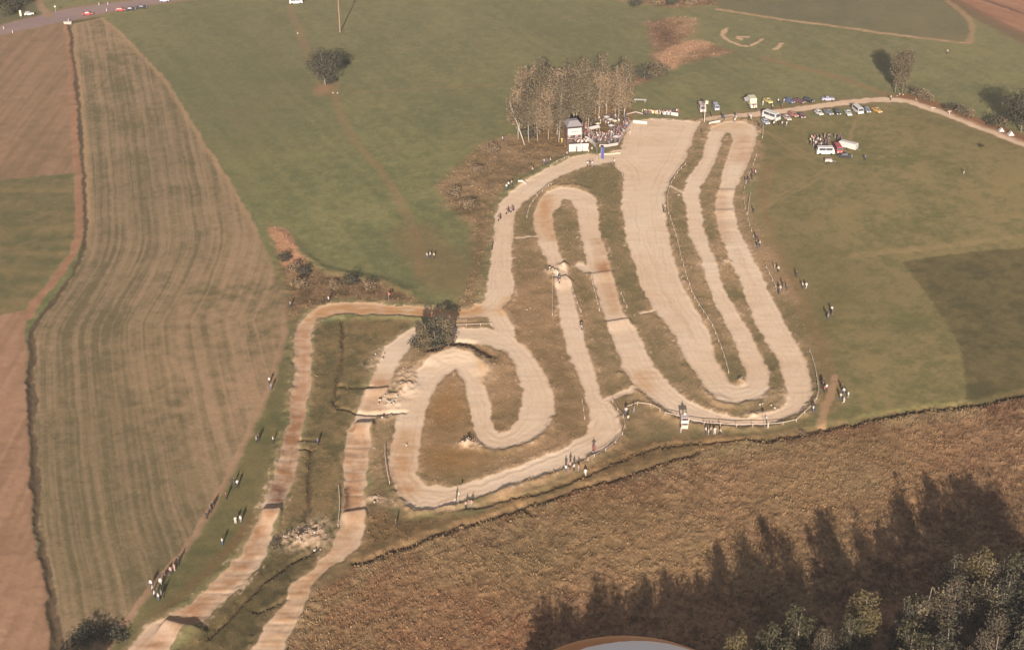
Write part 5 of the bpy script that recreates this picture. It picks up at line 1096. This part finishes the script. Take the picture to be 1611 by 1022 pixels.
rocks(1418,151,9,1.4,'pale stone heap at the foot of the slender trees'); rocks(1440,158,7,.9,'white stones beside the path bend under the dark bush'); rocks(527,146,8,1.0,'white stones below the lone round tree'); rocks(471,53,8,.7,'white stone block on the meadow below the top edge van'); rocks(1199,638,6,.8,'white stones on the grass above the lower far bend'); rocks(1216,640,5,.7,'white stones at the right end of the same grass tongue')
rocks(1083,368,7,.8,'white stones between the straight rail and the second lane'); rocks(1067,307,5,.7,'white stones on the strip beside the upper second lane'); rocks(829,486,6,.9,'pale stones in the infield grass left of the middle lane'); rocks(735,699,16,1.6,'chalky rubble heap at the left end of the inner bend'); rocks(590,788,9,1.6,'white rubble beside the step in the lower lane'); rocks(470,850,18,3.0,'long chalky rubble spill on the bank between the lower lanes'); rocks(614,634,20,2.6,'broad rubble heap where the lanes join left of the loop'); rocks(595,563,8,1.6,'white rubble left of the short upper lane'); rocks(601,660,3,.4,'single white stones below the lane step'); rocks(886,422,12,1.2,'rubble on the mound at the end of the upper lane'); rocks(866,428,12,1.4,'rubble spread left of the mound'); rocks(640,700,1,.1,'lone stone on the strip beside the lane'); rocks(499,865,7,.9,'purplish stones beside the lower lane bend'); rocks(905,785,1,.1,'single stone in the dry grass')
# road furniture
def post_sign(px, py, h, label, plate=True):
    t = thing('road_sign', label, 'sign', gp(px, py)); MB().tube([(0, 0, -.1), (0, 0, h)], .05, 5).build('pole', POSTM, t)
    if plate:
        n_ = 12; MB().ring([[(.34 * math.cos(2*T*k/n_), yy, h + .34 * math.sin(2*T*k/n_)) for k in range(n_)] for yy in (-.08, -.05)]).build('plate', WHT, t)
post_sign(88,20,2.2,'round white road sign beside the farm lane mouth')
for px, py, lb in ((6,46,'white delineator post at the far left upper road edge'),(20,52,'white delineator post at the far left lower road edge'),(156,9,'white delineator post above the road near the red car'),(170,8,'white delineator post on the upper road verge, second from right'),(168,18,'white delineator post on the lower road verge before the parked cars'),(108,34,'white delineator post over the field lane mouth')):
    t = thing('delineator_post', lb, 'post', gp(px, py)); MB().frustum((-.13, .13, -.1, .1), (-.1, .1, -.07, .07), -.1, 1.0).build('post_body', WHT, t); MB().box(-.11, .11, -.11, -.1, .62, .82).build('reflector', mat('reflector_black', (.03, .03, .03), .5), t)
t = thing('culvert_block', 'pale concrete culvert block where the field ditch meets the road', 'block', gp(107,38)); MB().box(-1.3, 1.3, -.4, .4, -.2, .6).build('head_wall', STONE, t); MB().box(-1.45, 1.45, -.5, .5, .602, .75).build('coping', WHT, t)
t = thing('info_board', 'tall cream board beside the parked white and blue car', 'board', gp(33,27)); MB().box(-.35, .35, -.05, .05, .4, 2.4).build('board_panel', CRM, t)
for x in (-.25, .25): MB().box(x - .04, x + .04, .052, .12, -.1, 2.2).build('leg', POSTM, t)
# ------------------------------------------------------------------ wheel fairing of the aircraft the picture is taken from
fc = along_ray(1000, 1312, 3.0)
t = thing('aircraft_wheel_fairing', 'white aircraft wheel fairing with orange edge at the bottom of the photo', 'wheel fairing', fc, 0)
def ell(rx, ry, rz_, n=48, m_=28):
    mb = MB(); secs = []
    for i in range(m_ + 1):
        a = math.pi * (i / m_); k_ = max(.01, math.sin(a))
        secs.append([(rx * k_ * math.cos(2*T*j/n), -ry * math.cos(a), rz_ * k_ * math.sin(2*T*j/n)) for j in range(n)])
    return mb.ring(secs)
ell(.40, .50, .25).build('orange_shell', mat('orange_gloss_paint', (.42, .14, .045), .35, 0, .05, 6, .4), t, True)
so = ell(.40, .50, .25).build('white_shell', mat('white_gloss_paint', (.74, .68, .67), .4, 0, .03, 6, .4), t, True)
so.location = along_ray(1014, 1326, 2.95) - fc
MB().tube([(.02, -.1, .15), (.04, -.45, .55)], [.05, .06], 10).build('strut', mat('strut_metal', (.4, .4, .4), .4, .5), t)
m_ = MB(); m_.ring([[(x, .2 * math.cos(2*T*k/18), .2 * math.sin(2*T*k/18)) for k in range(18)] for x in (-.07, .07)]); o = m_.build('wheel', TYRE, t); o.location = (0, 0, -.16)

# ------------------------------------------------------------------ thin haze, added to lift the shadows
hb = MB().box(-2500, 2500, -1200, 4500, -3.0, 175.0).mesh('haze')
hm_ = bpy.data.materials.new('shadow_lift_haze'); hm_.use_nodes = True; hn = hm_.node_tree; hn.nodes.clear()
pv = hn.nodes.new('ShaderNodeVolumePrincipled'); pv.inputs['Color'].default_value = (.93, .93, .96, 1); pv.inputs['Density'].default_value = 0.000085
ho = hn.nodes.new('ShaderNodeOutputMaterial'); hn.links.new(pv.outputs[0], ho.inputs['Volume'])
hb.materials.append(hm_); h_o = link('haze', hb); h_o['kind'] = 'stuff'; h_o['label'] = 'thin haze added over the whole valley to lift the shadows'; h_o['category'] = 'haze'
